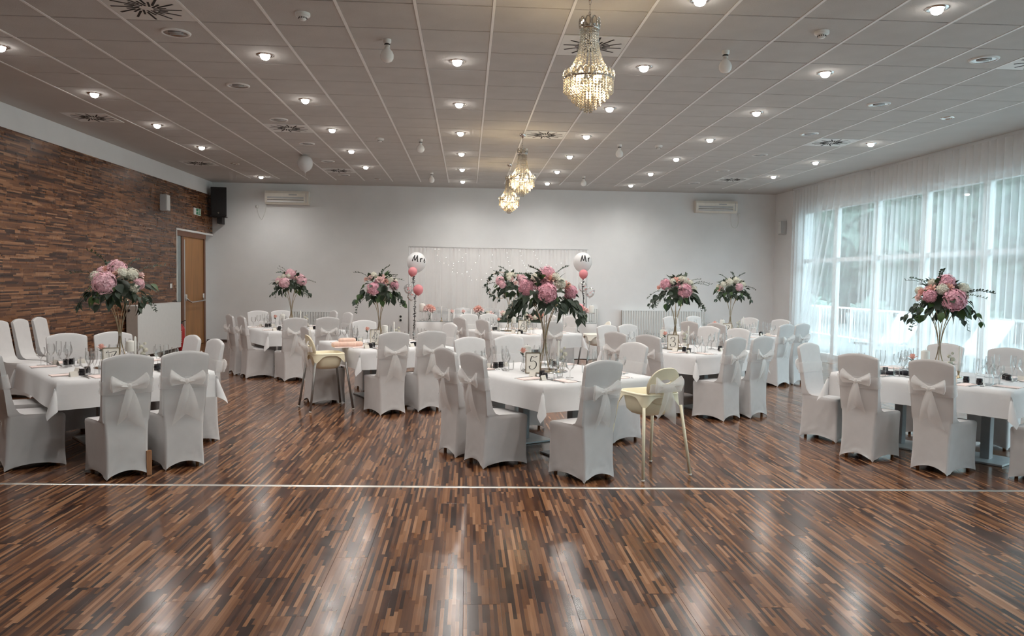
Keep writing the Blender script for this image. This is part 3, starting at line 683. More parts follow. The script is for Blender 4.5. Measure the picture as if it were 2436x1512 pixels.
# panel radiator on the wood wall
y0, y1 = 14.66, 16.82
t = thing('panel_radiator', 'large flat white panel radiator against the wood strip wall', 'radiator', (XL+0.02, (y0+y1)/2, 0.1), PI/2)
w = y1-y0
put('front_panel', MB().cbox((0, -0.235, 0.49), (w, 0.012, 0.96), 0.004).mesh('front_panel', M_RAD, False), t)
for s_ in (-1, 1): put('side_cover', MB().bbox(-0.005, 0.005, -0.23, -0.03, 0.02, 0.965).mesh('side_cover', M_RADS, False), t, (s_*(w/2-.007), 0, 0))
put('top_grille', MB().bbox(-w/2, w/2, -0.235, -0.03, 0.955, 0.968).mesh('top_grille', M_RAD, False), t)
put('back_panel', MB().bbox(-w/2+.01, w/2-.01, -0.045, -0.03, 0.03, 0.95).mesh('back_panel', M_RAD, False), t)
for s_ in (-1, 1): put('foot', MB().bbox(-.02, .02, -0.2, -0.02, -0.1, 0.035).mesh('foot', M_RADS, False), t, (s_*(w/2-.22), 0, 0))
put('valve', MB().lathe([(0.0, 0.02), (0.024, 0.02), (0.024, 0.0)], 14, (-w/2+0.0, -0.08, 0.88), False, Matrix.Rotation(-PI/2, 3, 'Y')).mesh('valve', M_BLACK), t)
# ribbed radiators on the back wall
def ribbed(x0, x1, z0, z1, label):
    t = thing('ribbed_radiator', label, 'radiator', ((x0+x1)/2, YB-0.001, z0))
    w, h = x1-x0, z1-z0; n = int(w/0.064); P = []
    for z, e in ((0.0, 0.02), (0.03, 0.0), (h-0.03, 0.0), (h, 0.02)):
        row = []
        for i in range(n*6+1):
            s = i/6; b = 0.016*max(-0.6, min(0.6, math.cos(2*PI*s)*1.3))/0.6
            row.append((s/n*w-w/2, -0.115-(b if e == 0 else 0)+e*0.3, z))
        P.append(row)
    put('ribbed_panel', MB().grid(P).mesh('ribbed_panel', M_RAD), t)
    put('top_grille', MB().bbox(-w/2, w/2, -0.115, -0.02, h-0.012, h).mesh('top_grille', M_RAD, False), t)
    for s_ in (-1, 1):
        put('side_cover', MB().bbox(-.002, .002, -0.12, -0.02, 0.01, h).mesh('side_cover', M_RADS, False), t, (s_*(w/2+.001), 0, 0))
        put('bracket', MB().bbox(-.02, .02, -0.09, 0, -z0, 0.1).mesh('bracket', M_RADS, False), t, (s_*(w/2-.22), 0, 0))
ribbed(3.99, 6.16, 0.12, 0.91, 'long white ribbed radiator under the air conditioner near the pier')
ribbed(1.95, 3.36, 0.12, 0.94, 'white ribbed radiator half hidden behind the head table')
ribbed(-4.62, -3.30, 0.12, 0.78, 'white ribbed radiator behind the corner table near the wooden door')
# door
DX = XL-0.065
d = sempty('door_1', (DX, 18.45, 0), PI/2)
put('frame', MB().bbox(-1.15, -0.66, -0.035, 0.03, 0, 0.02).bbox(-0.80, -0.66, -0.05, 0.03, 0, 2.62).bbox(0.66, 0.76, -0.05, 0.03, 0, 2.62).bbox(-1.15, 0.76, -0.06, 0.03, 2.52, 2.64).mesh('frame', M_DFRAME, False), d)
put('leaf', MB().bbox(-0.66, 0.66, -0.03, 0.02, 0.01, 2.52).mesh('leaf', M_DOOR, False), d)
put('edge_rail', MB().bbox(-0.665, -0.60, -0.05, -0.03, 0.03, 2.45).mesh('edge_rail', M_GREY, False), d)
bar = put('panic_bar', MB().tube([(-0.55, -0.06, 1.13), (-0.5, -0.10, 1.06), (-0.40, -0.12, 1.03), (0.5, -0.12, 1.05), (0.56, -0.07, 1.10)], 0.018, 8).mesh('panic_bar', M_CHROME), d)
for x_ in (-.57, .58): put('bar_mount', MB().cbox((0, -0.05, 1.135), (0.09, 0.05, 0.16), 0.012).mesh('bar_mount', M_CHROME), bar, (x_, 0, 0))
put('sidelight', MB().bbox(-1.13, -0.80, -0.03, 0.0, 1.05, 2.52).mesh('sidelight', M_FROST, False), d)
put('lower_panel', MB().bbox(-1.13, -0.80, -0.03, 0.0, 0.02, 1.05).mesh('lower_panel', M_DFRAME, False), d)
struct('trim_3', MB().bbox(XL-0.205, XL-0.11, 19.21, 19.22, 0, DZ1).bbox(XL-0.205, XL-0.11, 17.28, 17.30, 0, DZ1), M_WALL)
# fire extinguisher
t = thing('fire_extinguisher', 'red fire extinguisher standing beside the large flat radiator', 'extinguisher', (XL+0.13, 17.18, 0))
put('cylinder', MB().lathe([(0.0005, 0), (0.072, 0.0), (0.078, 0.02), (0.078, 0.46), (0.06, 0.52), (0.028, 0.55), (0.028, 0.58), (0.0005, 0.58)], 18).mesh('cylinder', M_RED), t)
put('valve', MB().bbox(-0.02, 0.02, -0.02, 0.02, 0.58, 0.63).box((0.04, 0, 0.64), (0.12, 0.02, 0.012), 0, Matrix.Rotation(-0.3, 3, 'Y')).mesh('valve', M_BLACK, False), t)
put('hose', MB().tube([(-0.02, 0, 0.60), (-0.09, -0.02, 0.56), (-0.10, -0.03, 0.40), (-0.085, -0.03, 0.2)], 0.011, 6).mesh('hose', M_BLACK), t)
lab = MB()
for q in range(6): lab.add([Vector((0.0792*math.cos(a), 0.0792*math.sin(a), z)) for z in (0.40-q*0.045, 0.425-q*0.045) for a in (-1.9, -1.6, -1.3, -1.0)][:8], [(0, 1, 5, 4), (1, 2, 6, 5), (2, 3, 7, 6)] if q % 2 == 0 else [(0, 1, 5, 4), (2, 3, 7, 6)])
put('label_print', lab.mesh('label_print', M_PAPER, False), t)

# ---------------------------------------------------------------- table layout
LA, LB, TZ = 1.65, 1.30, 0.75
def unit(deg): return Vector((math.cos(math.radians(deg)), math.sin(math.radians(deg)), 0))
TDEF = {'7': ((135, 909), 39), '5': ((1293, 918), 30), '4': ((858, 835), 28), '1': ((639, 790), 31), '3': ((1656, 847.5), 33), '6': ((1235, 798.5), 31), '8': ((2404, 933), 34), '2': (None, 31)}
NUMW = {'2': 'two', '3': 'three', '4': 'four', '5': 'five', '6': 'six', '7': 'seven'}
TDESC = {k: 'the table numbered %s' % NUMW[k] for k in NUMW}
TDESC['1'] = 'the corner table near the door'; TDESC['8'] = 'the table with black gloves'
TAB = {}
for k, (p, th) in TDEF.items():
    b = unit(th); a = unit(th+90)
    N = atz(p[0], p[1], TZ) if p else Vector((4.50, 12.27, TZ))
    N.z = 0
    TAB[k] = dict(N=N, a=a, b=b, C=N+a*LA/2+b*LB/2, th=th)
def facing(k, s):
    t = TAB[k]; return {'L': t['b'], 'N': t['a'], 'R': -t['b'], 'B': -t['a']}[s]
def px_of(p):
    d = np.array([p[0], p[1], p[2]-CAM_H]); w = float(d@FW)
    return W_PX/2+F_PX*float(d@RT)/w

# ---------------------------------------------------------------- covered banquet chair
TT = [0.0, 0.03, 0.07, 0.12, 0.18, 0.25, 0.33, 0.42, 0.5, 0.58, 0.67, 0.75, 0.82, 0.88, 0.93, 0.97]
def cover_mesh(seed):
    rnd = random.Random(seed)
    lv = [(0.0, .165, .205, -.240, .215), (.02, .164, .204, -.238, .213), (.05, .163, .202, -.234, .211), (.085, .162, .200, -.231, .209), (.12, .160, .199, -.228, .208), (.17, .159, .198, -.225, .207), (.22, .159, .198, -.222, .207), (.29, .161, .198, -.219, .208), (.36, .163, .199, -.216, .210), (.425, .168, .201, -.213, .213),
          (.445, .170, .199, -.212, .208), (.455, .172, .190, -.212, .190), (.461, .174, .182, -.212, .06), (.466, .176, .180, -.212, -.085), (.482, .178, .180, -.213, -.122), (.53, .181, .183, -.217, -.152),
          (.62, .184, .186, -.226, -.176), (.75, .188, .189, -.244, -.200), (.87, .192, .192, -.262, -.222), (.945, .195, .195, -.274, -.238), (.962, .193, .193, -.274, -.242), (.970, .186, .186, -.270, -.248)]
    loops = []; ph = [[rnd.uniform(0, 6) for _ in range(2)] for _ in range(4)]; st_ = [[rnd.uniform(.5, 1.3) for _ in range(2)] for _ in range(4)]
    for z, xr, xf, yr, yf in lv:
        cs = [(-xr, yr), (xr, yr), (xf, yf), (-xf, yf)]; lp = []
        for sd in range(4):
            p, q = Vector(cs[sd]), Vector(cs[(sd+1) % 4]); e = q-p; nrm = Vector((e.y, -e.x)); nrm = nrm.normalized() if nrm.length > 1e-6 else Vector((0, -1))
            pprev = Vector(cs[sd-1])
            for ti, t in enumerate(TT):
                w = p+e*t
                if ti == 0:
                    cut = min(0.018, e.length*0.2, (p-pprev).length*0.2); w = p+e.normalized()*cut*0.35+(pprev-p).normalized()*cut*0.35
                bul = 4*t*(1-t); zz = z
                if z < 0.3:
                    fz = max(0, 1-z/0.24); arch = (0.062 if sd == 0 else 0.046)*max(0.0, math.sin(PI*t))**0.7
                    zz = z+arch*fz
                    w = w-nrm*bul*0.010*fz
                    for ci, dist in ((0, t*e.length), (1, (1-t)*e.length)):
                        th = math.atan2(z+.012, dist+.004); rr = math.hypot(z, dist)
                        w = w+nrm*0.0075*st_[sd][ci]*math.sin(11*th+ph[sd][ci])*math.exp(-(rr/.15)**2)*min(1, dist/.02)*min(1.0, bul*3)
                if z > 0.8:
                    wgt = min(1, (z-0.8)/0.14); zz = z+wgt*0.040*(1-(w.x/0.2)**2)
                if 0.5 < z: w = w+Vector((0, -0.012*(1-(w.x/0.2)**2)))
                lp.append((w.x, w.y, zz))
        loops.append(lp)
    m = MB(); m.loft(loops, False, True)
    return m.mesh('cover', M_COVER, True, 62)
COVERS = [cover_mesh(s) for s in range(5)]
leg_me = MB().cyl((-.15, -.225, 0), (-.14, -.20, .40), .016, 6).cyl((.15, -.225, 0), (.14, -.20, .40), .016, 6).cyl((-.185, .195, 0), (-.18, .19, .40), .016, 6).cyl((.185, .195, 0), (.18, .19, .40), .016, 6).mesh('legs', M_LEGW)
one_leg = MB().cyl((0, 0, 0), (0, 0, .40), .015, 8).mesh('leg', M_LEGW)
shown_leg = MB().bbox(-.02, .02, -.02, .02, 0, 0.2).mesh('leg', M_LEGW, False)
def sash_mesh():
    loops = []
    for z in (.695, .72, .75, .78, .805):
        yb_, yf_ = -.226-(z-.62)*.142-.016, -.176-(z-.62)*.185+.012; hw = .201+0.003*math.sin(z*90)
        lp = []
        for q in range(20):
            a = 2*PI*q/20; cx, cy_ = math.cos(a), math.sin(a)
            lp.append((hw*math.copysign(abs(cx)**0.25, cx), (yb_+yf_)/2+(yf_-yb_)/2*math.copysign(abs(cy_)**0.25, cy_)-0.012*(1-min(1, hw*abs(cx)**0.25/.2)**2), z+0.008*math.sin(a)))
        loops.append(lp)
    return MB().loft(loops).mesh('sash_band', M_BAND)
SASH = sash_mesh()
def loop_mesh(sd, seed):
    rnd = random.Random(seed); P = []; w0 = rnd.uniform(.045, .062); ext = rnd.uniform(.12, .155); lift = rnd.uniform(-.01, .05)
    for i in range(15):
        u = i/14; s = math.sin(PI*u); row = []
        for j in range(9):
            v = j/4-1; wd_ = .016+w0*s
            x = sd*(ext*s**0.8*(1.0-0.12*v*v)+0.006)
            y = -.275-.012*u-.034*math.sin(PI*u)*(1 if u > .5 else 0.45)-.010*math.sin(3*v+2*u)
            z = .752+lift*s+v*wd_+.006*math.sin(9*v+u*5)
            row.append((x, y, z))
        P.append(row)
    return MB().grid(P).mesh('bow_loop', M_ORG)
def tail_mesh(sd, seed):
    rnd = random.Random(seed); P = []; L = rnd.uniform(.26, .36); sp = rnd.uniform(.02, .09); w1 = rnd.uniform(.040, .06)
    for i in range(12):
        u = i/11; row = []
        for j in range(7):
            v = j/3-1
            x = sd*(sp*u**0.8)+v*(.014+w1*u**0.7)
            y = -.283-.022*math.sin(PI*u*0.8)-.012*math.sin(2.5*v+3*u)*u+0.045*u*u
            z = .748-L*u-(0.045*u*v*sd)
            row.append((x, y, z))
        P.append(row)
    return MB().grid(P).mesh('bow_tail', M_ORG)
LOOPS = {s: [loop_mesh(s, 10+q+s) for q in range(4)] for s in (-1, 1)}
TAILS = {s: [tail_mesh(s, 30+q+s) for q in range(4)] for s in (-1, 1)}
KNOT = MB().sphere((0, -.285, .752), 1, 10, 6, (.022, .016, .026)).mesh('bow_knot', M_ORG)
crnd = random.Random(5)
SIDEW = {'N': 'dance floor', 'L': 'wood wall', 'R': 'window', 'B': 'head table'}
def chair(loc, deg, label, group, bow=True, leg=False):
    t = thing('banquet_chair', label, 'chair', (loc[0], loc[1], 0), math.radians(deg-90)+crnd.uniform(-.03, .03), group)
    put('cover', crnd.choice(COVERS), t)
    for x, y in ((-.12, -.185), (.12, -.185), (-.155, .16), (.155, .16)): put('leg', one_leg, t, (x, y, 0))
    if leg: put('leg', shown_leg, t, (.163, -.222, 0))
    if bow:
        put('sash_band', SASH, t); b = put('bow_knot', KNOT, t)
        for s in (-1, 1):
            put('bow_loop', crnd.choice(LOOPS[s]), b); put('bow_tail', crnd.choice(TAILS[s]), b)
    return t
CHPOS = []
def seat(k, s, P, bow=True, leg=False):
    fa = facing(k, s); deg = math.degrees(math.atan2(fa.y, fa.x))
    chair(P, deg, 'white covered chair with bow, %s side of %s' % (SIDEW[s], TDESC[k]), 'chairs at '+TDESC[k], bow, leg)
    CHPOS.append((k, s, P))
def rear(k, s, p1, p2, leg=False):
    A, B = atz(*p1, 0), atz(*p2, 0); seat(k, s, (A+B)/2+facing(k, s)*.22, True, leg)
def top(k, s, x, off=.42):
    t = TAB[k]; fa = facing(k, s); half = LB/2 if s in 'LR' else LA/2
    P0 = t['C']-fa*(half+off); D = Vector((-fa.y, fa.x, 0)); lo, hi = -2.0, 2.0
    g = lambda u: px_of((P0+D*u-fa*.05)+Vector((0, 0, .97)))-x
    for _ in range(40):
        m = (lo+hi)/2
        if g(lo)*g(m) <= 0: hi = m
        else: lo = m
    seat(k, s, P0+D*lo+fa*.22)
rear('5', 'N', (1390, 1149), (1455, 1138)); rear('5', 'L', (1148, 1115), (1110, 1097)); rear('5', 'L', (1088, 1088), (1045, 1073))
top('5', 'B', 1115); top('5', 'B', 1208); top('5', 'R', 1512)
rear('7', 'N', (258, 1144), (344, 1128), True); rear('7', 'N', (400, 1118), (478, 1106))
fr = atz(156, 1105, 0); f7, r7 = facing('7', 'L'), Vector((facing('7', 'L').y, -facing('7', 'L').x, 0))
c7 = fr-f7*.21-r7*.19
seat('7', 'L', c7); seat('7', 'L', c7+TAB['7']['a']*.60)
tr = atz(515, 811, .985); tr.z = 0; seat('7', 'R', tr+facing('7', 'R')*.27); seat('7', 'R', tr+facing('7', 'R')*.27+TAB['7']['a']*.62)
top('7', 'B', 158); top('7', 'B', 268)
rear('4', 'N', (905, 988), (960, 984)); rear('4', 'N', (998, 979), (1046, 975.6)); rear('4', 'L', (743, 962), (724, 953)); top('4', 'B', 866); top('4', 'R', 1073)
rear('1', 'L', (585, 901), (576, 894)); rear('1', 'L', (557, 892), (548, 887)); rear('1', 'N', (684.7, 908), (718, 904)); top('1', 'N', 781); top('1', 'B', 613); top('1', 'B', 668, .50); top('1', 'R', 795); top('1', 'R', 830)
top('6', 'L', 1092); top('6', 'L', 1147); top('6', 'B', 1114); top('6', 'B', 1162); top('6', 'N', 1317); top('6', 'R', 1309); top('6', 'R', 1360)
top('3', 'L', 1463); top('3', 'L', 1540); top('3', 'B', 1492); top('3', 'B', 1442); rear('3', 'N', (1720, 1003), (1755, 996)); rear('3', 'N', (1786, 994), (1820, 990)); top('3', 'R', 1688); top('3', 'R', 1759)
top('2', 'L', 1640); top('2', 'L', 1704); top('2', 'B', 1594); top('2', 'B', 1649); top('2', 'R', 1785); top('2', 'R', 1858); rear('2', 'N', (1849, 919), (1874, 917)); rear('2', 'N', (1886, 914.5), (1911, 911.5))
rear('8', 'L', (2071, 1098), (2003, 1085)); rear('8', 'L', (2254, 1131), (2171, 1116)); top('8', 'B', 1921); top('8', 'R', 2249); top('8', 'R', 2400)
n8 = atz(2397, 1136, 0); seat('8', 'N', n8-facing('8', 'N')*.21+TAB['8']['b']*.20)
for y in (10.60, 11.06, 11.55): chair((XL+.42, y, 0), 2, 'spare white covered chair without bow standing against the wood wall', 'spare chairs along the wood wall', False)

# ---------------------------------------------------------------- tables and cloths
OV = 0.235
def cloth_mesh(seed):
    rnd = random.Random(seed); nu, nv, no = 16, 14, 6
    ue = [-LA/2+LA*i/nu for i in range(nu+1)]; ve = [-LB/2+LB*i/nv for i in range(nv+1)]
    us = [(-LA/2, OV*(1-i/no)) for i in range(no)]+[(u, 0) for u in ue]+[(LA/2, OV*(i+1)/no) for i in range(no)]
    vs = [(-LB/2, OV*(1-i/no)) for i in range(no)]+[(v, 0) for v in ve]+[(LB/2, OV*(i+1)/no) for i in range(no)]
    P = []; ph = rnd.uniform(0, 6)
    for u, ou in us:
        row = []
        for v, ov in vs:
            su, sv = (1 if u > 0 else -1), (1 if v > 0 else -1); x, y, z = u, v, TZ
            if ou and not ov:
                x = u+su*(.006+.03*(ou/OV)**1.5*(0.5+0.5*math.sin(v*5+ph))); z = TZ-ou
            elif ov and not ou:
                y = v+sv*(.006+.03*(ov/OV)**1.5*(0.5+0.5*math.sin(u*4.3+ph*2))); z = TZ-ov
            elif ou and ov:
                rho = math.hypot(ou, ov); phi = math.atan2(ov, ou); bl = math.sin(2*phi)
                out = rho*(.20+.36*bl*.8)*0.75*bl; lat = rho*.16*math.sin(4*(phi-PI/4))
                dx, dy = su*.7071, sv*.7071
                x = u+su*.006+dx*out-sv*0+su*lat*.7; y = v+sv*.006+dy*out-sv*lat*.7
                z = TZ-rho*math.cos(0.42*bl)
            row.append((x, y, z+0.004))
        P.append(row)
    return MB().grid(P).mesh('tablecloth', M_CLOTH)
CLOTHS = [cloth_mesh(s) for s in range(4)]
col_me = MB().cbox((0, 0, .365), (.085, .085, .70), .006).mesh('column', M_TABLE, False)
plate_me = MB().cbox((0, 0, .010), (.44, .44, .018), .004).mesh('base_plate', M_PLATE, False)
top_me = MB().cbox((0, 0, .730), (LA/2-.006, LB-.01, .03), .004).mesh('tabletop', M_TABLE, False)
for q, (k, t) in enumerate(TAB.items()):
    rz = math.radians(t['th']+90)
    for s in (-1, 1):
        tb = thing('pedestal_table', 'grey pedestal half of %s' % TDESC[k], 'table', t['C']+t['a']*s*LA/4, rz, 'pedestal tables under the cloths')
        put('column', col_me, tb); put('base_plate', plate_me, tb); put('tabletop', top_me, tb)
    tag(put('white_tablecloth', CLOTHS[q % 4], None, t['C'], (0, 0, rz)), 'white tablecloth with hanging corners on %s' % TDESC[k], 'tablecloth', 'white tablecloths')
ZT = TZ+0.0045   # table surface with cloth

# ---------------------------------------------------------------- table ware
WINE = MB().lathe([(.0005, .004), (.034, .003), (.035, .0), (.034, .006), (.008, .010), (.0045, .02), (.004, .085), (.008, .098), (.026, .115), (.037, .14), (.039, .165), (.034, .195), (.030, .21)], 16).mesh('wine_glass', M_GLASS)
WATER = MB().lathe([(.0005, .004), (.036, .003), (.036, .006), (.008, .010), (.0045, .02), (.0045, .06), (.010, .075), (.034, .095), (.044, .125), (.044, .15), (.038, .175)], 16).mesh('water_goblet', M_GLASS)
FLUTE = MB().lathe([(.0005, .004), (.030, .003), (.030, .005), (.006, .010), (.004, .02), (.004, .075), (.012, .095), (.024, .13), (.027, .18), (.024, .235)], 14).mesh('champagne_flute', M_GLASS)
TUMB = MB().lathe([(.0005, .003), (.026, .002), (.029, .008), (.033, .09)], 14).mesh('tumbler', M_GLASS)
JAR = MB().lathe([(.0005, 0), (.024, 0), (.027, .006), (.027, .040), (.023, .045), (.025, .047), (.025, .058), (.0005, .059)], 14).mesh('favour_jar', M_JAR)
CARD = MB().add([(-.035, -.018, 0), (.035, -.018, 0), (.035, 0, .045), (-.035, 0, .045), (-.035, .018, 0), (.035, .018, 0)], [(0, 1, 2, 3), (3, 2, 5, 4)]).mesh('place_card', M_PAPER, False)
NAPK = MB().cbox((0, 0, .004), (.105, .215, .008), .002).mesh('napkin', M_NAP, False)
def strip(pts, th=.0022):
    m = MB(); lo = [[(x-w, y, z), (x+w, y, z), (x+w, y, z+th), (x-w, y, z+th)] for x, y, z, w in pts]; m.loft(lo, True, True); return m
KNIFE = strip([(0, -.115, .001, .004), (0, -.11, .001, .008), (0, -.01, .002, .006), (0, .0, .001, .009), (.001, .08, .001, .010), (.004, .105, .001, .007), (.006, .115, .001, .001)]).mesh('knife', M_STEEL)
fk = strip([(0, -.10, .001, .004), (0, -.095, .001, .008), (0, .01, .004, .004), (0, .035, .004, .011), (0, .055, .003, .012)])
for x in (-.0095, -.0032, .0032, .0095):
    w = strip([(x, .054, .003, .0022), (x, .08, .004, .0018), (x, .10, .006, .001)]); fk.add(w.v, w.f)
FORK = fk.mesh('fork', M_STEEL)
SPOON = strip([(0, -.09, .001, .004), (0, -.085, .001, .008), (0, .02, .004, .004), (0, .035, .003, .010), (0, .055, .002, .019), (0, .075, .002, .018), (0, .09, .004, .006)]).mesh('spoon', M_STEEL)
KINDS = {'wine_glass': (WINE, 'tall stemmed wine glass', 'glass'), 'water_goblet': (WATER, 'wide stemmed water goblet', 'glass'), 'champagne_flute': (FLUTE, 'slim champagne flute', 'glass'), 'tumbler': (TUMB, 'small clear tumbler', 'glass'),
         'favour_jar': (JAR, 'small dark favour jar', 'jar'), 'place_card': (CARD, 'folded white place card', 'card'), 'folded_napkin': (NAPK, 'folded blush napkin', 'napkin'), 'table_knife': (KNIFE, 'steel knife', 'knife'), 'table_fork': (FORK, 'steel fork', 'fork'), 'dessert_spoon': (SPOON, 'steel dessert spoon', 'spoon')}
PLUR = {'wine_glass': 'wine glasses', 'water_goblet': 'water goblets', 'champagne_flute': 'champagne flutes', 'tumbler': 'tumblers', 'favour_jar': 'favour jars', 'place_card': 'place cards', 'folded_napkin': 'napkins', 'table_knife': 'knives', 'table_fork': 'forks', 'dessert_spoon': 'dessert spoons'}
wr_ = random.Random(21)
RAD = {'wine_glass': .041, 'water_goblet': .046, 'champagne_flute': .032, 'tumbler': .035, 'favour_jar': .029, 'place_card': .036}
USED = {k: [(TAB[k]['C'], .235)] for k in TAB}
def ware(kind, k, P, rz, z=ZT):
    if kind in RAD:
        r = RAD[kind]; best = None
        for q in range(400):
            d = 0 if q == 0 else .004+.0009*q; a = wr_.uniform(0, 2*PI); Q = P+Vector((math.cos(a)*d, math.sin(a)*d, 0)); v = Q-TAB[k]['C']
            if abs(v.dot(TAB[k]['a'])) > LA/2-.06 or abs(v.dot(TAB[k]['b'])) > LB/2-.06: continue
            if all((Q-p).xy.length > r+rr for p, rr in USED[k]): best = Q; break
        if best is None: return
        P = best; USED[k].append((P, r))
    me, lb, cat = KINDS[kind]
    return tag(put(kind, me, None, (P.x, P.y, z), (0, 0, rz)), '%s laid on %s' % (lb, TDESC[k]), cat, '%s on %s' % (PLUR[kind], TDESC[k]))
CEN = {'7': (265, 308, 322, 340), '4': (893, 916, 937, 945), '6': (1243, 1222, 1244, 1256), '5': (1268, 1254, 1328, 1338), '3': (1601, 1577, 1637, 1628), '2': (1731, 1718, 1768, 1756), '1': (None, 672, 715, 727), '8': (None, 2202, 2281, 2262)}
FLX = {'7': 285, '1': 693, '4': 903, '6': 1214, '5': 1297, '3': 1607, '2': 1738, '8': 2236}
ROSEX = {'7': 250, '5': 1244, '3': 1588, '8': 2170, '4': 876, '1': 655, '6': 1186, '2': 1700}
def near(C, x_px, dy, z=.85):
    """point at depth offset dy from C whose picture column is x_px"""
    y = C.y+dy; lo, hi = C.x-1.2, C.x+1.2
    for _ in range(40):
        m_ = (lo+hi)/2
        if px_of((m_, y, z)) < x_px: lo = m_
        else: hi = m_
    return Vector((lo, y, 0))
FPOS = {k: near(TAB[k]['C'], FLX[k], 0, 1.2) for k in TAB}
SPOT = {}
for k, (cx, pil, tap, sml) in CEN.items():
    C = FPOS[k]; USED[k] = [(C, .235)]
    def free(P, r):
        for q in range(300):
            a = wr_.uniform(0, 2*PI); d = 0 if q == 0 else .003+.0012*q; Q = P+Vector((math.cos(a)*d*.35, math.sin(a)*d, 0))
            if all((Q-p).xy.length > r+(.128 if rr > .2 else rr) for p, rr in USED[k]): USED[k].append((Q, r)); return Q
        return P
    SPOT[k] = [free(near(C, cx, -.22), .085) if cx else None, free(near(C, pil, .17), .056), free(near(C, tap, -.14), .034), free(near(C, ROSEX[k], -.05), .04), free(near(C, sml, .05), .045)]
USED['4'] += [(atz(826, 826, TZ), .17), (atz(992, 819, TZ), .09)]; USED['8'] += [(atz(2095, 892, TZ), .13), (atz(2095, 892, TZ)+Vector((.23, .03, 0)), .13)]
ZM = ZT+.006
def ztop(k, P): return ZM if (P-FPOS[k]).xy.length < .23 else ZT
for k, t in TAB.items():
    for s in 'NLRB':
        fa = facing(k, s); D = Vector((fa.y, -fa.x, 0)); half = LB/2 if s in 'LR' else LA/2
        span = .40 if s in 'LR' else .31
        for e in (-1, 1):
            E0 = t['C']-fa*half+D*e*span; rz = math.atan2(fa.y, fa.x)-PI/2
            def at(x, y): return E0+D*x+fa*y
            j = lambda: wr_.uniform(-.012, .012)
            ware('folded_napkin', k, at(j(), .145), rz+wr_.uniform(-.06, .06)); ware('table_knife', k, at(.085+j()*.4, .14), rz+j()*3); ware('table_fork', k, at(-.085+j()*.4, .14), rz+j()*3)
            ware('dessert_spoon', k, at(.0+j(), .285), rz+PI/2+j()*4)
            if s in 'NB': q1, q2, q3, q4, q5, q6 = (.10, .33), (.175, .30), (.03, .345), (.13, .41), (-.07, .345), (-.15, .285)
            else: q1, q2, q3, q4, q5, q6 = (.13, .32), (.20, .28), (.055, .345), (.12, .395), (-.06, .34), (-.15, .285)
            ware('wine_glass', k, at(q1[0]+j(), q1[1]+j()), rz); ware('water_goblet', k, at(q2[0]+j(), q2[1]+j()), rz)
            ware('champagne_flute', k, at(q3[0]+j(), q3[1]+j()), rz)
            if wr_.random() < .6: ware('tumbler', k, at(q4[0]+j(), q4[1]+j()), rz)
            ware('favour_jar', k, at(q5[0]+j(), q5[1]+j()), rz); ware('place_card', k, at(q6[0]+j(), q6[1]+j()), rz+.3)

# ---------------------------------------------------------------- brush-stroke lettering
def stroke(m, pts, w=.006, y=0.0, fn=None):
    """flat ribbon along a polyline in the x-z plane, thicker on down strokes"""
    P = []
    n = len(pts); dense = []
    for i in range(n-1):
        p0, p1, p2, p3 = pts[max(0, i-1)], pts[i], pts[i+1], pts[min(n-1, i+2)]
        for q in range(5):
            u = q/5; f = lambda a, b, c, d: .5*((2*b)+(-a+c)*u+(2*a-5*b+4*c-d)*u*u+(-a+3*b-3*c+d)*u**3)
            dense.append((f(p0[0], p1[0], p2[0], p3[0]), f(p0[1], p1[1], p2[1], p3[1])))
    dense.append(pts[-1])
    for i, (x, z) in enumerate(dense):
        a, b = dense[max(0, i-1)], dense[min(len(dense)-1, i+1)]; dx, dz = b[0]-a[0], b[1]-a[1]; L = math.hypot(dx, dz) or 1
        ww = w*(.35+.65*abs(dz)/L)*(0.5 if i in (0, len(dense)-1) else 1); nx, nz = -dz/L*ww, dx/L*ww
        v = [(x+nx, y, z+nz), (x-nx, y, z-nz)]
        P.append([fn(p) for p in v] if fn else v)
    m.grid(P)
GLYPH = {'7': [[(-.3, .34), (-.28, .42), (-.1, .36), (.1, .42), (.34, .42), (.15, .12), (-.02, -.2), (-.1, -.45)], [(-.15, .0), (.2, .02)]],
         '4': [[(.05, .45), (-.12, .15), (-.36, -.12), (.0, -.1), (.36, -.08)], [(.2, .28), (.12, -.05), (.05, -.45)]],
         '5': [[(.34, .44), (.1, .38), (-.1, .42), (-.18, .1), (.05, .14), (.25, .0), (.22, -.25), (.0, -.42), (-.22, -.38), (-.28, -.22), (-.14, -.2)]],
         '3': [[(-.25, .25), (-.15, .4), (.1, .42), (.2, .25), (.05, .07), (-.08, .05), (.12, .04), (.26, -.12), (.2, -.34), (-.02, -.44), (-.25, -.36), (-.27, -.2), (-.15, -.2)]],
         '6': [[(.25, .42), (-.02, .28), (-.2, -.02), (-.22, -.3), (-.02, -.43), (.18, -.32), (.2, -.12), (.02, -.02), (-.18, -.16)]],
         '2': [[(-.22, .22), (-.12, .4), (.1, .42), (.2, .24), (.05, -.02), (-.2, -.34), (-.28, -.4), (-.05, -.34), (.12, -.42), (.3, -.34)]],
         'M': [[(-.42, -.35), (-.34, .1), (-.28, .42), (-.24, .1), (-.12, -.22), (.02, .2), (.1, .42), (.12, .0), (.16, -.3), (.26, -.32)]],
         'r': [[(-.20, .10), (-.17, -.08), (-.16, -.34)], [(-.165, -.14), (-.06, .06), (.06, .12), (.14, .04)]],
         's': [[(-.16, -.22), (.02, .08), (.06, .12), (.06, -.06), (.12, -.22), (.02, -.32), (-.1, -.28)]]}

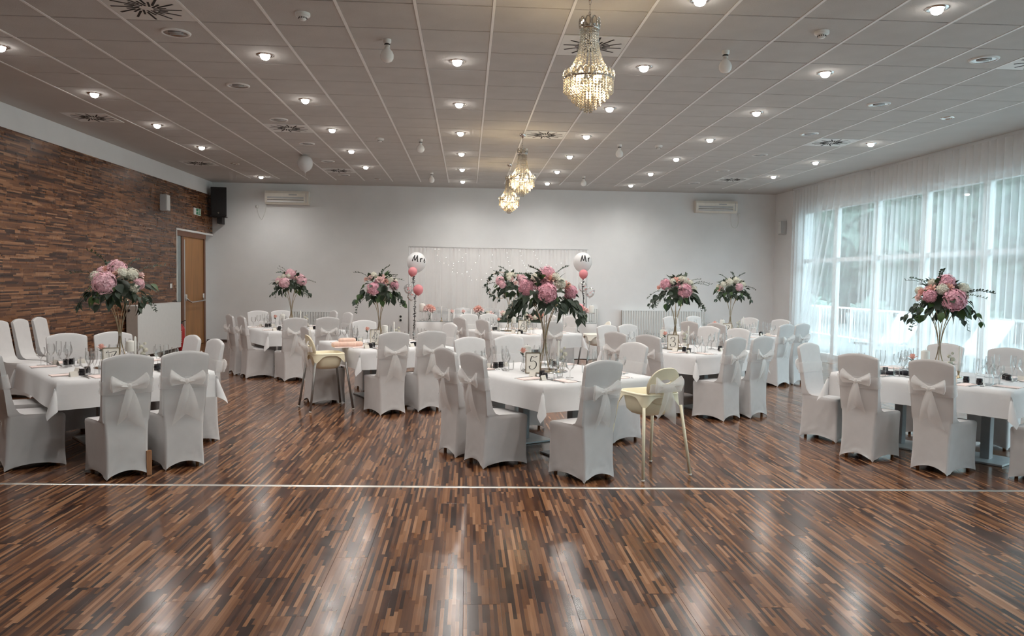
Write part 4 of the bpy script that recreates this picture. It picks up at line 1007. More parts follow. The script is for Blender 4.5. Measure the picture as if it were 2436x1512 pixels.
# ---------------------------------------------------------------- flowers
LEAFM = {}
def leaf_mesh(w, l, mat, curl):
    P = []
    for i in range(6):
        u = i/5; ww = w*math.sin(PI*min(.98, u**0.8+.02))*(1 if u < .98 else .05)
        z = -curl*u*u*l
        P.append([(-ww, u*l, z+.25*ww), (0, u*l, z), (ww, u*l, z+.25*ww)])
    return MB().grid(P).mesh('leaf', mat)
BIGLEAF = [leaf_mesh(.030, .10, M_LEAF, .35), leaf_mesh(.024, .11, M_LEAF, .5), leaf_mesh(.034, .085, M_LEAF2, .3), leaf_mesh(.026, .09, M_LEAF, .2), leaf_mesh(.034, .095, M_LEAF3, .4)]
def sprig_mesh(seed, mat, n=9, L=.30):
    rnd = random.Random(seed); m = MB(); pts = []
    for i in range(6): u = i/5; pts.append((0.02*math.sin(u*3+seed), u*L, .10*u-.20*u*u))
    m.tube(pts, .0025, 4)
    for i in range(n):
        u = .15+.85*i/(n-1); y = u*L; z = .10*u-.20*u*u; x = 0.02*math.sin(u*3+seed)
        for s in (-1, 1):
            a = s*rnd.uniform(.7, 1.2); l = rnd.uniform(.028, .042); w = l*.42
            d = Vector((math.sin(a), math.cos(a), rnd.uniform(-.2, .4))); sd = Vector((math.cos(a), -math.sin(a), 0)); b = Vector((x, y, z))
            m.add([b, b+d*l*.5+sd*w, b+d*l, b+d*l*.5-sd*w], [(0, 1, 2, 3)])
    return m.mesh('leaf_sprig', mat, False)
SPRIGS = [sprig_mesh(q, M_LEAF2 if q % 2 else M_LEAF) for q in range(4)]
def bloom_mesh(seed, r, mat, n=190, ps=.19):
    rnd = random.Random(seed); m = MB(); m.sphere((0, 0, 0), r*.80, 12, 8)
    for i in range(n):
        u = 1-2*(i+.5)/n; a = i*2.399963; d = Vector((math.sqrt(1-u*u)*math.cos(a), math.sqrt(1-u*u)*math.sin(a), u))
        if d.z < -.75: continue
        t1 = d.orthogonal().normalized(); t2 = d.cross(t1); ro = rnd.uniform(0, PI); c = d*r*rnd.uniform(.80, 1.0)*(1+.11*math.sin(5*d.x+seed)*math.cos(6*d.y))
        for q in range(4):
            an = ro+q*PI/2; e = t1*math.cos(an)+t2*math.sin(an); f = t1*math.cos(an+.75)+t2*math.sin(an+.75); g = t1*math.cos(an-.75)+t2*math.sin(an-.75)
            s = r*ps*rnd.uniform(.85, 1.25); lift = rnd.uniform(-.05, .45)
            m.add([c, c+f*s*.62+d*s*.18, c+e*s+d*s*lift, c+g*s*.62+d*s*.18], [(0, 1, 2, 3)])
    return m.mesh('hydrangea', mat, False)
def rose_mesh(mat, r=.036):
    m = MB(); m.sphere((0, 0, r*.2), r*.42, 8, 6, (1, 1, 1.2))
    for ring, (n, rr, hh, til) in enumerate(((3, .45, 1.0, .15), (5, .72, .92, .35), (6, 1.0, .72, .75))):
        for q in range(n):
            a = 2*PI*q/n+ring*.5; P = []
            for i in range(4):
                u = i/3; rad = r*rr*(.35+.65*u)*(1+til*u*u*.4); z = -r*.55+r*1.5*hh*u-r*til*.5*u*u*u
                P.append([(rad*math.cos(a+v*3.6/n*(.5+.5*math.sin(PI*min(1, u+.25)))), rad*math.sin(a+v*3.6/n*(.5+.5*math.sin(PI*min(1, u+.25)))), z-.06*r*abs(v)) for v in (-1, -.5, 0, .5, 1)])
            m.grid(P)
    return m.mesh('rose', mat)
HYDS = [bloom_mesh(1, .10, M_HYD), bloom_mesh(2, .095, M_HYD2), bloom_mesh(3, .09, M_HYD)]
WHYD = bloom_mesh(5, .07, M_WFLO, 110, .22)
ROSES = [rose_mesh(M_ROSE, .042), rose_mesh(M_ROSE2, .040)]
def stand_mesh(q, n=6, H=.66):
    a = 2*PI*q/n; pts = []
    for i in range(15):
        u = i/14; z = H*u
        r = .010+.085*max(0, (1-u/.40))**1.35+.120*max(0, (u-.36)/.64)**2.3
        tw = a+.5*(u-.38)
        pts.append((r*math.cos(tw), r*math.sin(tw), z))
    return MB().tube(pts, .0042, 6).mesh('stand_wire', M_GOLD)
WIRES = [stand_mesh(q) for q in range(6)]
def bouquet(k, x_px, label, seed, hyd, sc=1.0, zc=.80, droop=(1, 1), deep=False):
    zc -= .055
    rnd = random.Random(seed); C = FPOS[k].copy()
    t = thing('flower_stand', label, 'flower arrangement', (C.x, C.y, ZT+.0062), 0)
    for w in WIRES: put('stand_wire', w, t)
    put('stand_foot', MB().tube([(.098*math.cos(a*PI/12), .098*math.sin(a*PI/12), .005) for a in range(24)], .005, 6, True).mesh('stand_foot', M_GOLD), t)
    core = Vector((0, 0, zc))
    put('floral_foam', MB().sphere((0, 0, zc-.01), .085*sc, 12, 8, (1.3, 1.3, 1.0)).mesh('floral_foam', M_LEAF), t)
    def spot(az, el, r, flat=.98): return core+Vector((math.cos(az)*math.cos(el)*r*1.2, math.sin(az)*math.cos(el)*r*1.2, math.sin(el)*r*flat))*sc
    # angles measured so that -90 degrees looks back at the dance floor
    for (az, el, s, c) in hyd:
        p = spot(math.radians(az), math.radians(el), .19)
        me = (WHYD if c == 'w' else HYDS[1 if deep and c == 'p' else rnd.choice((0, 2))]) if c in 'wp' else ROSES[0 if c == 'r' else 1]
        d = (p-core).normalized(); eul = d.to_track_quat('Z', 'Y').to_euler()
        put('hydrangea' if c in 'wp' else 'rose', me, t, p, eul, s*sc)
    for q in range(10):
        az, el = rnd.uniform(0, 2*PI), rnd.uniform(-.1, 1.3); p = spot(az, el, .20); d = (p-core).normalized()
        put('rose' if q % 2 else 'hydrangea', rnd.choice(ROSES) if q % 2 else WHYD, t, p, d.to_track_quat('Z', 'Y').to_euler(), (.85 if q % 2 else .62)*sc)
    for q in range(112):
        az = rnd.uniform(0, 2*PI); up_ = q % 10 < 3; el = rnd.uniform(.3, 1.45) if up_ else rnd.uniform(-.9, .25); p = spot(az, el, rnd.uniform(.10, .19) if up_ else rnd.uniform(.11, .23)); d = (p-core).normalized()
        d = (d+Vector((0, 0, -.5 if el < .2 else .15))+Vector((rnd.uniform(-.5, .5), rnd.uniform(-.5, .5), rnd.uniform(-.4, .4)))).normalized()
        M = d.to_track_quat('Y', 'Z').to_matrix() @ Matrix.Rotation(rnd.uniform(-1, 1), 3, 'Y')
        put('leaf', rnd.choice(BIGLEAF[:4] if rnd.random() < .85 else BIGLEAF[4:]), t, p, M.to_euler(), rnd.uniform(.75, 1.2)*sc)
    for q in range(12):
        az = rnd.uniform(0, 2*PI) if q < 8 else rnd.choice((rnd.uniform(-.5, .3), PI+rnd.uniform(-.3, .5)))
        el = rnd.uniform(-.25, 1.2) if q < 8 else rnd.uniform(-.55, -.1); p = spot(az, el, .17); d = (p-core).normalized()
        if q >= 8: d = (d+Vector((0, 0, -.35))).normalized()
        put('leaf_sprig', rnd.choice(SPRIGS), t, p, (d.to_track_quat('Y', 'Z').to_matrix() @ Matrix.Rotation(rnd.uniform(-.6, .6), 3, 'Y')).to_euler(), rnd.uniform(.55, .9)*sc)
    # trailing branches of round leaves
    for side, amt in ((-1, droop[0]), (1, droop[1])):
        for br in range(int(amt)):
            az = (0 if side > 0 else PI)+rnd.uniform(-.7, .5); base = spot(az, -.25, .16); n = rnd.randint(6, 8); pts = []
            for i in range(n):
                u = i/(n-1); p = base+Vector((math.cos(az)*.15*u, math.sin(az)*.10*u-.03, .02*u-.17*u*u))*sc+Vector((rnd.uniform(-.02, .02), rnd.uniform(-.02, .02), rnd.uniform(-.02, .02))); pts.append(p)
                for s in (-1, 1):
                    d = Vector((math.cos(az)*.4+s*math.sin(az)*.6, math.sin(az)*.4+s*.5, -.5+rnd.uniform(-.4, .3))).normalized()
                    put('leaf', rnd.choice(BIGLEAF[2:] if br % 2 else BIGLEAF[:3]), t, p, (d.to_track_quat('Y', 'Z').to_matrix() @ Matrix.Rotation(rnd.uniform(-.8, .8), 3, 'Y')).to_euler(), rnd.uniform(.6, .95)*sc)
            put('branch', MB().tube(pts, .003, 4).mesh('branch', M_LEAF), t)
    return C
FC = {}
FC['7'] = bouquet('7', 285, 'tall gold stand of pink hydrangeas on the table numbered seven', 1, [(-100, 12, 1.05, 'p'), (-80, 68, .85, 'p'), (-30, 40, .9, 'w'), (-150, 30, .8, 'w'), (-20, 10, .6, 'p'), (-60, 45, .8, 'w'), (160, 40, .8, 'p')], 1.0, .82, (2, 1))
FC['1'] = bouquet('1', 693, 'tall gold stand of pink flowers on the corner table near the wooden door', 2, [(-110, 5, .95, 'p'), (-90, 70, .95, 'p'), (-20, 20, .95, 'p'), (-160, 15, .7, 'p'), (-50, 40, .7, 'b'), (-130, 45, .7, 'w'), (60, 30, 1, 'p')], .95, .82, (1, 1))
FC['4'] = bouquet('4', 903, 'tall gold stand of mauve peonies on the table numbered four', 3, [(-105, 0, .9, 'p'), (-60, 65, .8, 'b'), (-25, 15, .7, 'p'), (-140, 50, 1.0, 'b'), (-80, 40, 1.0, 'b'), (-40, 40, .9, 'w'), (90, 30, 1, 'p')], 1.0, .80, (2, 2), True)
FC['6'] = bouquet('6', 1214, 'tall gold stand of peach roses on the table numbered six', 4, [(-150, 20, .8, 'p'), (-100, 55, .9, 'w'), (-60, 60, 1.0, 'r'), (-130, 0, .7, 'p'), (-20, 30, .9, 'p'), (-90, 30, 1, 'b')], 1.02, .86, (1, 1))
FC['5'] = bouquet('5', 1297, 'tall gold stand with largest dark foliage on the table numbered five', 5, [(-92, 8, .92, 'p'), (-150, 22, .78, 'p'), (-85, 76, .85, 'p'), (-78, 58, 1.15, 'r'), (-30, 28, 1.1, 'r'), (-135, 50, 1.1, 'b'), (-15, 10, .7, 'p'), (-55, 34, .8, 'w'), (90, 30, 1, 'p')], 1.08, .80, (3, 3), True)
FC['3'] = bouquet('3', 1607, 'tall gold stand of deep pink flowers on the table numbered three', 6, [(-75, 5, 1.0, 'p'), (-150, 30, .8, 'p'), (-110, 55, 1.1, 'r'), (-20, 12, .75, 'w'), (-60, 55, .8, 'w'), (80, 30, 1, 'p')], 1.0, .82, (2, 1), True)
FC['2'] = bouquet('2', 1738, 'tall gold stand of cream flowers on the table numbered two', 7, [(-70, 12, .8, 'p'), (-120, 45, 1.0, 'w'), (-60, 60, 1.0, 'w'), (-150, 25, .9, 'w'), (-30, 30, .9, 'w'), (90, 30, 1, 'w')], .95, .84, (1, 1))
FC['8'] = bouquet('8', 2236, 'tall gold stand of pink hydrangeas on the table with black gloves', 8, [(-92, 5, 1.15, 'p'), (-88, 74, .95, 'p'), (-150, 15, .7, 'p'), (-35, 38, 1.0, 'w'), (-155, 40, 1.0, 'r'), (-15, 15, .9, 'b'), (-120, 40, .8, 'w'), (80, 30, 1, 'p')], .98, .80, (2, 2), True)

# ---------------------------------------------------------------- table centres
frame_me = MB(); fw_, fh_ = .073, .10
frame_me.bbox(-fw_, fw_, -.006, .006, 0, .008).bbox(-fw_, fw_, -.006, .006, 2*fh_-.008, 2*fh_).bbox(-fw_, -fw_+.008, -.006, .006, 0, 2*fh_).bbox(fw_-.008, fw_, -.006, .006, 0, 2*fh_)
frame_me = frame_me.mesh('frame', M_GOLD, False)
sheet_me = MB().bbox(-fw_+.006, fw_-.006, -.002, .002, .006, 2*fh_-.006).mesh('card_sheet', M_PAPER, False)
prop_me = MB().box((0, .045, .075), (.02, .004, .17), 0, Matrix.Rotation(.5, 3, 'X')).mesh('easel_leg', M_GOLD, False)
disc = MB().lathe([(.0005, 0.0), (.228, 0.0), (.23, .001), (.23, .005), (.228, .006), (.0005, .006)], 40).mesh('mirror_disc', M_MIRROR)
PIL_H = MB().lathe([(.0005, .004), (.045, .003), (.045, .006), (.010, .012), (.006, .03), (.006, .10), (.012, .115), (.052, .125), (.054, .132)], 18).mesh('glass_holder', M_GLASS)
PIL = MB().lathe([(.0005, .131), (.040, .131), (.041, .135), (.041, .225), (.036, .232), (.012, .240), (.0005, .241)], 18).mesh('wax_pillar', M_WAX)
WICK = MB().cyl((0, 0, .238), (0, 0, .256), .0014, 4).mesh('wick', M_INK)
TAP_H = MB().lathe([(.0005, 0), (.030, 0), (.032, .006), (.010, .014), (.009, .05), (.014, .056), (.014, .07)], 14).mesh('brass_holder', M_GOLD)
TAP = MB().lathe([(.0005, .06), (.0105, .06), (.010, .30), (.004, .312), (.0005, .313)], 12).mesh('taper', M_WAX)
VASE = MB().lathe([(.0005, .003), (.018, .002), (.024, .02), (.022, .05), (.011, .085), (.010, .11), (.013, .118)], 14).mesh('bud_vase', M_GLASS)
STEM = MB().tube([(0, 0, .01), (.004, 0, .10), (0, 0, .185)], .0022, 5).mesh('stem', M_LEAF)
def bud(P, k, me, label, z=ZT, s=1.0, cat='flower vase'):
    t = thing('bud_vase', label, cat, (P.x, P.y, z)); put('vase', VASE, t); put('stem', STEM, t); put('rose', me, t, (0, 0, .20), (0, 0, 0), s)
    for a in (0.5, 2.6): put('leaf', BIGLEAF[1], t, (0, 0, .15), (0.9, 0, a), .6)
def pillar(P, label, z=ZT, s=1.0):
    t = thing('pillar_candle', label, 'candle', (P.x, P.y, z)); t.scale = (s, s, s); put('glass_holder', PIL_H, t); put('wax_pillar', PIL, t); put('wick', WICK, t)
def taper(P, label, z=ZT):
    t = thing('taper_candle', label, 'candle', (P.x, P.y, z)); put('brass_holder', TAP_H, t); put('taper', TAP, t)
for k in CEN:
    C = FPOS[k]; pc, pp, pt, pr, po = SPOT[k]
    tag(put('mirror_disc', disc, None, (C.x, C.y, ZT)), 'round mirror plate under the flower stand of %s' % TDESC[k], 'mirror', 'round mirror plates')
    if pc:
        t = thing('table_number', 'gold framed card with a handwritten figure %s' % NUMW[k], 'table number', (pc.x, pc.y, ztop(k, pc)+.004), -math.atan2(pc.x, pc.y)+.08)
        t.rotation_euler.x = -.10
        put('frame', frame_me, t); sh = put('card_sheet', sheet_me, t); put('easel_leg', prop_me, t)
        m = MB()
        for st in GLYPH[k]: stroke(m, [(x*.125, .10+z*.145) for x, z in st], .0045, -.0026)
        put('numeral', m.mesh('numeral', M_INK, False), sh)
    pillar(pp, 'white pillar candle on a stemmed glass holder on %s' % TDESC[k], ztop(k, pp))
    taper(pt, 'slim white taper candle in a brass holder on %s' % TDESC[k], ztop(k, pt))
    bud(pr, k, ROSES[0], 'single peach rose in a bud vase on %s' % TDESC[k], ztop(k, pr), .85)
    t = thing('orchid_vase', 'small vase of white orchid blooms on %s' % TDESC[k], 'flower vase', (po.x, po.y, ztop(k, po))); put('vase', VASE, t); put('stem', STEM, t)
    for q, (dx, dz, s) in enumerate(((0, .12, .5), (.025, .16, .45), (-.015, .19, .38), (.02, .22, .28))): put('blossom', WHYD, t, (dx, 0, dz), (0, 0, q), s*.75)
    for a in (.3, 2.2, 4): put('leaf', BIGLEAF[2], t, (0, 0, .10), (.5, 0, a), .7)

# ---------------------------------------------------------------- loose things on the tables
P = atz(826, 826, TZ); t = thing('muslin_bundle', 'bundle of rolled peach muslin cloths on the table numbered four', 'cloth bundle', (P.x, P.y, ZT), .35)
put('under_sheet', MB().cbox((0, 0, .006), (.36, .24, .012), .004).mesh('under_sheet', M_NAP), t)
for q, (dx, dy, r, l, a) in enumerate(((-.11, -.03, .032, .10, .3), (-.02, -.05, .034, .12, -.2), (.08, -.03, .033, .12, .15), (-.05, .05, .03, .12, .1), (.06, .05, .032, .10, -.3), (.0, .0, .034, .11, .05))):
    z0 = .04 if q < 5 else .085; m = MB()
    m.lathe([(.002, -l), (r*.7, -l*.98), (r, -l*.8), (r*1.05, 0), (r, l*.8), (r*.7, l*.98), (.002, l)], 12, (dx, dy, z0), False, Matrix.Rotation(a, 3, 'Z') @ Matrix.Rotation(PI/2, 3, 'Y'))
    put('rolled_cloth', m.mesh('rolled_cloth', M_PEACH), t)
P = atz(2095, 892, TZ)
def glove(P, rz, label):
    t = thing('black_glove', label, 'glove', (P.x, P.y, ZT), rz, 'black gloves')
    m = MB().sphere((0, 0, .024), 1, 12, 8, (.075, .055, .024))
    put('palm', m.mesh('palm', M_FABK), t)
    for q in range(4):
        y = -.036+q*.024; put('finger', MB().tube([(.05, y, .022), (.10, y*1.25, .026), (.14-.02*abs(q-1.5), y*1.3, .018)], [.014, .013, .010], 8).mesh('finger', M_FABK), t)
    put('thumb', MB().tube([(0, -.04, .022), (.03, -.085, .022), (.06, -.10, .018)], [.015, .014, .010], 8).mesh('thumb', M_FABK), t)
    put('cuff', MB().lathe([(.045, 0), (.05, .05), (.046, .055)], 14, (-.06, 0, .026), False, Matrix.Rotation(-PI/2, 3, 'Y') @ Matrix.Diagonal((.45, 1, 1))).mesh('cuff', M_FABK), t)
glove(P, .4, 'black knitted glove lying flat on the white tablecloth by the curtains'); glove(P+Vector((.25, -.02, 0)), 2.6, 'black knitted glove lying flat on the white tablecloth by the curtains')
P = atz(992, 819, TZ); t = thing('bow_tie', 'black bow tie lying on the table numbered four', 'bow tie', (P.x, P.y, ZT+.002), .5)
for s in (-1, 1): put('wing', MB().loft([[(s*x, y*w, .018+z*h) for y, z in ((-1, 0), (0, 1), (1, 0), (0, -1))] for x, w, h in ((.008, .016, .010), (.05, .042, .016), (.085, .048, .012))], True, True).mesh('wing', M_FABK), t)
put('knot', MB().cbox((0, 0, .018), (.024, .03, .03), .008).mesh('knot', M_FABK), t)

# ---------------------------------------------------------------- high chairs
def superell(a, b, n, cx=0, cy=0, e=.42):
    out = []
    for q in range(n):
        t = 2*PI*q/n; c, s = math.cos(t), math.sin(t); out.append((cx+a*math.copysign(abs(c)**e, c), cy+b*math.copysign(abs(s)**e, s)))
    return out
def highchair(feet, face, label, mat, legmat, bow=True):
    """feet: list of four floor points; face: degrees the child looks to"""
    C = sum(feet, Vector())/4; t = thing('high_chair', label, 'high chair', (C.x, C.y, 0), math.radians(face-90), 'high chairs')
    n = 32; loops = []
    for z, a, b, cy in ((.505, .07, .07, 0), (.515, .12, .12, 0), (.55, .158, .150, 0), (.62, .172, .165, 0), (.70, .182, .178, 0), (.712, .196, .192, 0), (.705, .206, .202, 0), (.698, .207, .203, 0)):
        loops.append([(x, y, z) for x, y in superell(a, b, n, 0, cy)])
    inner = [[(x, y, z) for x, y in superell(a, b, n, 0, 0)] for z, a, b in ((.712, .190, .186), (.69, .174, .170), (.60, .160, .155), (.55, .14, .135), (.535, .05, .05))]
    put('seat_bowl', MB().loft(loops, True).loft(inner, False, True).mesh('seat_bowl', mat), t)
    # apron with an arch on every side, reaching down at the corners to the leg sockets
    P = []; N = 80
    top_, low = [], []
    for q in range(N):
        ang = 2*PI*q/N; e = .42; c, s = math.cos(ang), math.sin(ang); x, y = .203*math.copysign(abs(c)**e, c), .199*math.copysign(abs(s)**e, s)
        cor = min(1, (abs(x)/.203)**4*(abs(y)/.199)**4*1.9)
        dz = .02+.15*cor; fl_ = 1+.10*cor
        top_.append((x, y, .70)); low.append((x*fl_, y*fl_, .70-dz))
    put('apron', MB().loft([low, top_]).mesh('apron', mat), t)
    # rounded backrest with a grip hole
    out_, hole = [], []
    for q in range(40):
        a = 2*PI*q/40; out_.append((.165*math.copysign(abs(math.cos(a))**.8, math.cos(a)), .775+.155*math.sin(a))); hole.append((.060*math.cos(a), .815+.018*math.sin(a)))
    def lean(x, z, d): return (x, -.175-(z-.62)*.22-.04*(1-(x/.17)**2)*0.6+.03-d, z)
    rings = [[lean(x, z, d) for x, z in L_] for L_, d in ((hole, 0), (out_, 0), ([(x*1.03, .775+(z-.775)*1.03) for x, z in out_], .008), (out_, .016), (hole, .016), (hole, 0))]
    put('backrest', MB().loft(rings).mesh('backrest', mat, True, 50), t)
    leg_r = Matrix.Rotation(-math.radians(face-90), 3, 'Z')
    for f in feet:
        p = leg_r @ (f-C); sx, sy = (1 if p.x > 0 else -1), (1 if p.y > 0 else -1); q = Vector((sx*.195, sy*.19, .60))
        lg = put('leg', MB().cyl((p.x, p.y, .012), q, .0135, 10).mesh('leg', legmat), t)
        put('foot_cap', MB().sphere((p.x, p.y, .012), .0165, 10, 6, (1, 1, .72)).mesh('foot_cap', M_WHPL), lg)
    if bow:
        b = put('bow_knot', KNOT, t, (0, .035, .02))
        for s in (-1, 1):
            put('bow_loop', LOOPS[s][1], b); put('bow_tail', TAILS[s][2], b, (0, 0, .03))
        put('sash_band', MB().loft([[(.172*math.cos(a*PI/12), -.222-(z-.7)*.2+.035*math.sin(a*PI/12), z) for a in range(24)] for z in (.73, .76, .80)]).mesh('sash_band', M_ORG), t)
def feet_at(C, face, w=.25, d=.27):
    f = unit(face); r = Vector((f.y, -f.x, 0)); return [C+f*d+r*w, C+f*d-r*w, C-f*d+r*w, C-f*d-r*w]
n1, n2 = atz(1530, 1146, 0), atz(1641, 1131, 0)
ax = (n1-n2).normalized(); perp = Vector((-ax.y, ax.x, 0)); perp = perp if perp.y > 0 else -perp
hc5 = (n1+n2)/2+perp*.27; face5 = math.degrees(math.atan2(perp.y, perp.x))
highchair(feet_at(hc5, face5), face5, 'cream high chair with cream legs and a sheer bow', M_CREAM, M_CREAM)
h4 = [atz(746, 982, 0), atz(716, 966, 0), atz(857, 973, 0), atz(822, 959, 0)]
hc4 = sum(h4, Vector())/4+Vector((-.05, -.03, 0)); f4 = math.degrees(math.atan2((h4[2]+h4[3]-h4[0]-h4[1]).y, (h4[2]+h4[3]-h4[0]-h4[1]).x))
highchair(feet_at(hc4, f4), f4, 'cream high chair with grey legs and a peach toned bow', M_CREAM, M_HCLEG)
n6 = atz(1416, 886, 0)+Vector((-.02, -.12, 0)); highchair(feet_at(n6, 190), 190, 'ivory high chair with grey legs beside the head table', M_WHPL, M_HCLEG)

# ---------------------------------------------------------------- head table
HX0, HX1, HY0, HY1 = -1.05, 2.74, 16.08, 16.86
t = thing('head_table', 'long head table in front of the white backdrop', 'table', ((HX0+HX1)/2, (HY0+HY1)/2, 0)); w = HX1-HX0; dp = HY1-HY0
put('tabletop', MB().cbox((0, 0, .725), (w-.02, dp-.02, .03), .004).mesh('tabletop', M_TABLE, False), t)
for sx in (-1, 1):
    for sy in (-1, 1): put('leg', MB().bbox(sx*(w/2-.1)-.025, sx*(w/2-.1)+.025, sy*(dp/2-.1)-.025, sy*(dp/2-.1)+.025, 0, .715).mesh('leg', M_TABLE, False), t)
N = 260; per = []
for q in range(N):
    s = q/N*2*(w+dp)
    if s < w: per.append((-w/2+s, -dp/2, 0, -1))
    elif s < w+dp: per.append((w/2, -dp/2+s-w, 1, 0))
    elif s < 2*w+dp: per.append((w/2-(s-w-dp), dp/2, 0, 1))
    else: per.append((-w/2, dp/2-(s-2*w-dp), -1, 0))
hl = []
for z, a in ((.752, 0.0), (.745, .006), (.55, .010), (.3, .016), (.012, .024)):
    hl.append([(x+nx*(.006+a*(.6+.6*math.sin(q*.62)+.35*math.sin(q*.23+1))), y+ny*(.006+a*(.6+.6*math.sin(q*.62)+.35*math.sin(q*.23+1))), z) for q, (x, y, nx, ny) in enumerate(per)])
tag(put('floor_length_cloth', MB().loft(hl, False, True).mesh('floor_length_cloth', M_CLOTH, True, 50), None, ((HX0+HX1)/2, (HY0+HY1)/2, 0)), 'floor length white cloth covering the head table', 'tablecloth')
tag(put('mirror_runner', MB().cbox((0, 0, .758), (w-.03, dp-.06, .010), .002).mesh('mirror_runner', M_MIRROR, False), None, ((HX0+HX1)/2, (HY0+HY1)/2, 0)), 'long mirror slab lying on the head table', 'mirror')
o = bpy.data.objects['mirror_runner']; put('dark_edge', MB().cbox((0, 0, .7565), (w-.012, dp-.042, .009), .002).mesh('dark_edge', M_FROST, False), o)
HZ = .7635
HEAD = 'the head table'
def onhead(x, dy=.2, z=.85): 
    p = aty(x, 700, HY0+dy); return Vector((p.x, HY0+dy, 0))
for x, dy, s in ((1005, .35, 1.5), (1408, .5, 1.5)): pillar(onhead(x, dy), 'tall pillar candle at the %s end of the head table' % ('socket' if x < 1200 else 'radiator'), HZ, s)
taper(onhead(1051, .2), 'slim white taper candle near the socket end of the head table', HZ); taper(onhead(1254, .36), 'slim white taper candle behind the rose garland on the head table', HZ)
def globe_vase(x, dy, label, n, mats, r=.15):
    P = onhead(x, dy); t = thing('flower_vase', label, 'flower vase', (P.x, P.y, HZ))
    put('vase', MB().lathe([(.0005, .003), (.05, .002), (.045, .02), (.03, .08), (.045, .15)], 16).mesh('vase', M_GLASS), t); rnd = random.Random(int(x))
    for q in range(5): a = q*1.26; put('stem', MB().cyl((.02*math.cos(a+3), .02*math.sin(a+3), .01), (.05*math.cos(a), .05*math.sin(a), .22), .003, 5).mesh('stem', M_LEAF), t)
    for q in range(n):
        a = q*2.4; u = 1-1.3*q/n; rr = math.sqrt(max(0, 1-u*u)); put('rose', ROSES[mats[q % len(mats)]], t, (r*.62*rr*math.cos(a), r*.62*rr*math.sin(a), .24+r*.5*u), (rr*.9*math.sin(-a), rr*.9*math.cos(a), 0), 1.25)
    for q in range(6): put('leaf', BIGLEAF[q % 4], t, (.05*math.cos(q), .05*math.sin(q), .2), (rnd.uniform(-.3, .5), 0, q*1.05), 1.0)
globe_vase(1022, .22, 'glass vase of blush roses near the left-leaning candle on the head table'.replace('left-leaning ', 'socket-side '), 11, (1, 1, 0))
globe_vase(1388, .22, 'glass vase of pink roses at the radiator end of the head table', 10, (1, 0, 1))
globe_vase(1139, .18, 'low vase of deep pink roses between the white covered chairs on the head table', 8, (0, 1), .12)
bud(onhead(1076, .3), None, ROSES[1], 'single blush rose next to the taper candle on the head table', HZ, 1.3); bud(onhead(1103, .3), None, ROSES[1], 'single blush rose next to the deep pink roses on the head table', HZ, 1.3)
# long garland in the middle of the head table
P = onhead(1222, .14); rnd = random.Random(77)
t = thing('floral_garland', 'long low garland of roses and dark foliage on the head table', 'garland', (P.x, P.y, HZ))
put('moss_tray', MB().loft([[(x, y*s, z) for x, y in superell(.62, .09, 32)] for z, s in ((0, .9), (.02, 1), (.06, .8), (.09, .4))], True, True).mesh('moss_tray', M_LEAF), t)
for q in range(22):
    x = rnd.uniform(-.6, .6); y = rnd.uniform(-.1, .08); c = rnd.choice((0, 1, 1, 2))
    put('rose' if c < 2 else 'white_bloom', ROSES[c] if c < 2 else WHYD, t, (x, y, .09+rnd.uniform(0, .09)), (.7+rnd.uniform(-.3, .3), rnd.uniform(-.4, .4), 0), rnd.uniform(1.2, 1.7) if c < 2 else .7)
for q in range(80):
    x = rnd.uniform(-.68, .68); d = Vector((rnd.uniform(-.8, .8), rnd.uniform(-1, .6), rnd.uniform(-.15, 1))).normalized()
    put('leaf', BIGLEAF[q % 4], t, (x, rnd.uniform(-.09, .07), .06+rnd.uniform(0, .08)), (d.to_track_quat('Y', 'Z').to_matrix() @ Matrix.Rotation(rnd.uniform(-1, 1), 3, 'Y')).to_euler(), rnd.uniform(.8, 1.4))
# small things on the head table
P = onhead(1334, .25); t = thing('soap_pump', 'white pump bottle with black nozzle on the head table', 'bottle', (P.x, P.y, HZ))
put('bottle', MB().lathe([(.0005, 0), (.045, 0), (.048, .01), (.048, .12), (.03, .15), (.015, .16), (.015, .18)], 16).mesh('bottle', M_WHITE), t)
put('nozzle', MB().cyl((0, 0, .18), (0, 0, .235), .008, 8).tube([(.03, 0, .24), (-.02, 0, .245), (-.07, 0, .23)], .010, 6).mesh('nozzle', M_BLACK), t)
for x, dy_ in ((1296, .42), (1306, .36), (1286, .5), (1274, .46), (1150, .5), (1160, .42)):
    P = onhead(x, dy_); tag(put('wine_glass', WINE, None, (P.x, P.y, HZ)), 'tall stemmed wine glass standing on the head table', 'glass', 'wine glasses on the head table')
for x in (1012, 1037, 1060, 1091, 1124, 1318, 1352, 1372):
    P = onhead(x, .09); tag(put('tea_light', MB().lathe([(.0005, .004), (.03, .003), (.036, .02), (.036, .06)], 14).mesh('tea_light', M_GLASS), None, (P.x, P.y, HZ)), 'small glass tea light holder on the head table', 'candle holder', 'tea lights on the head table')

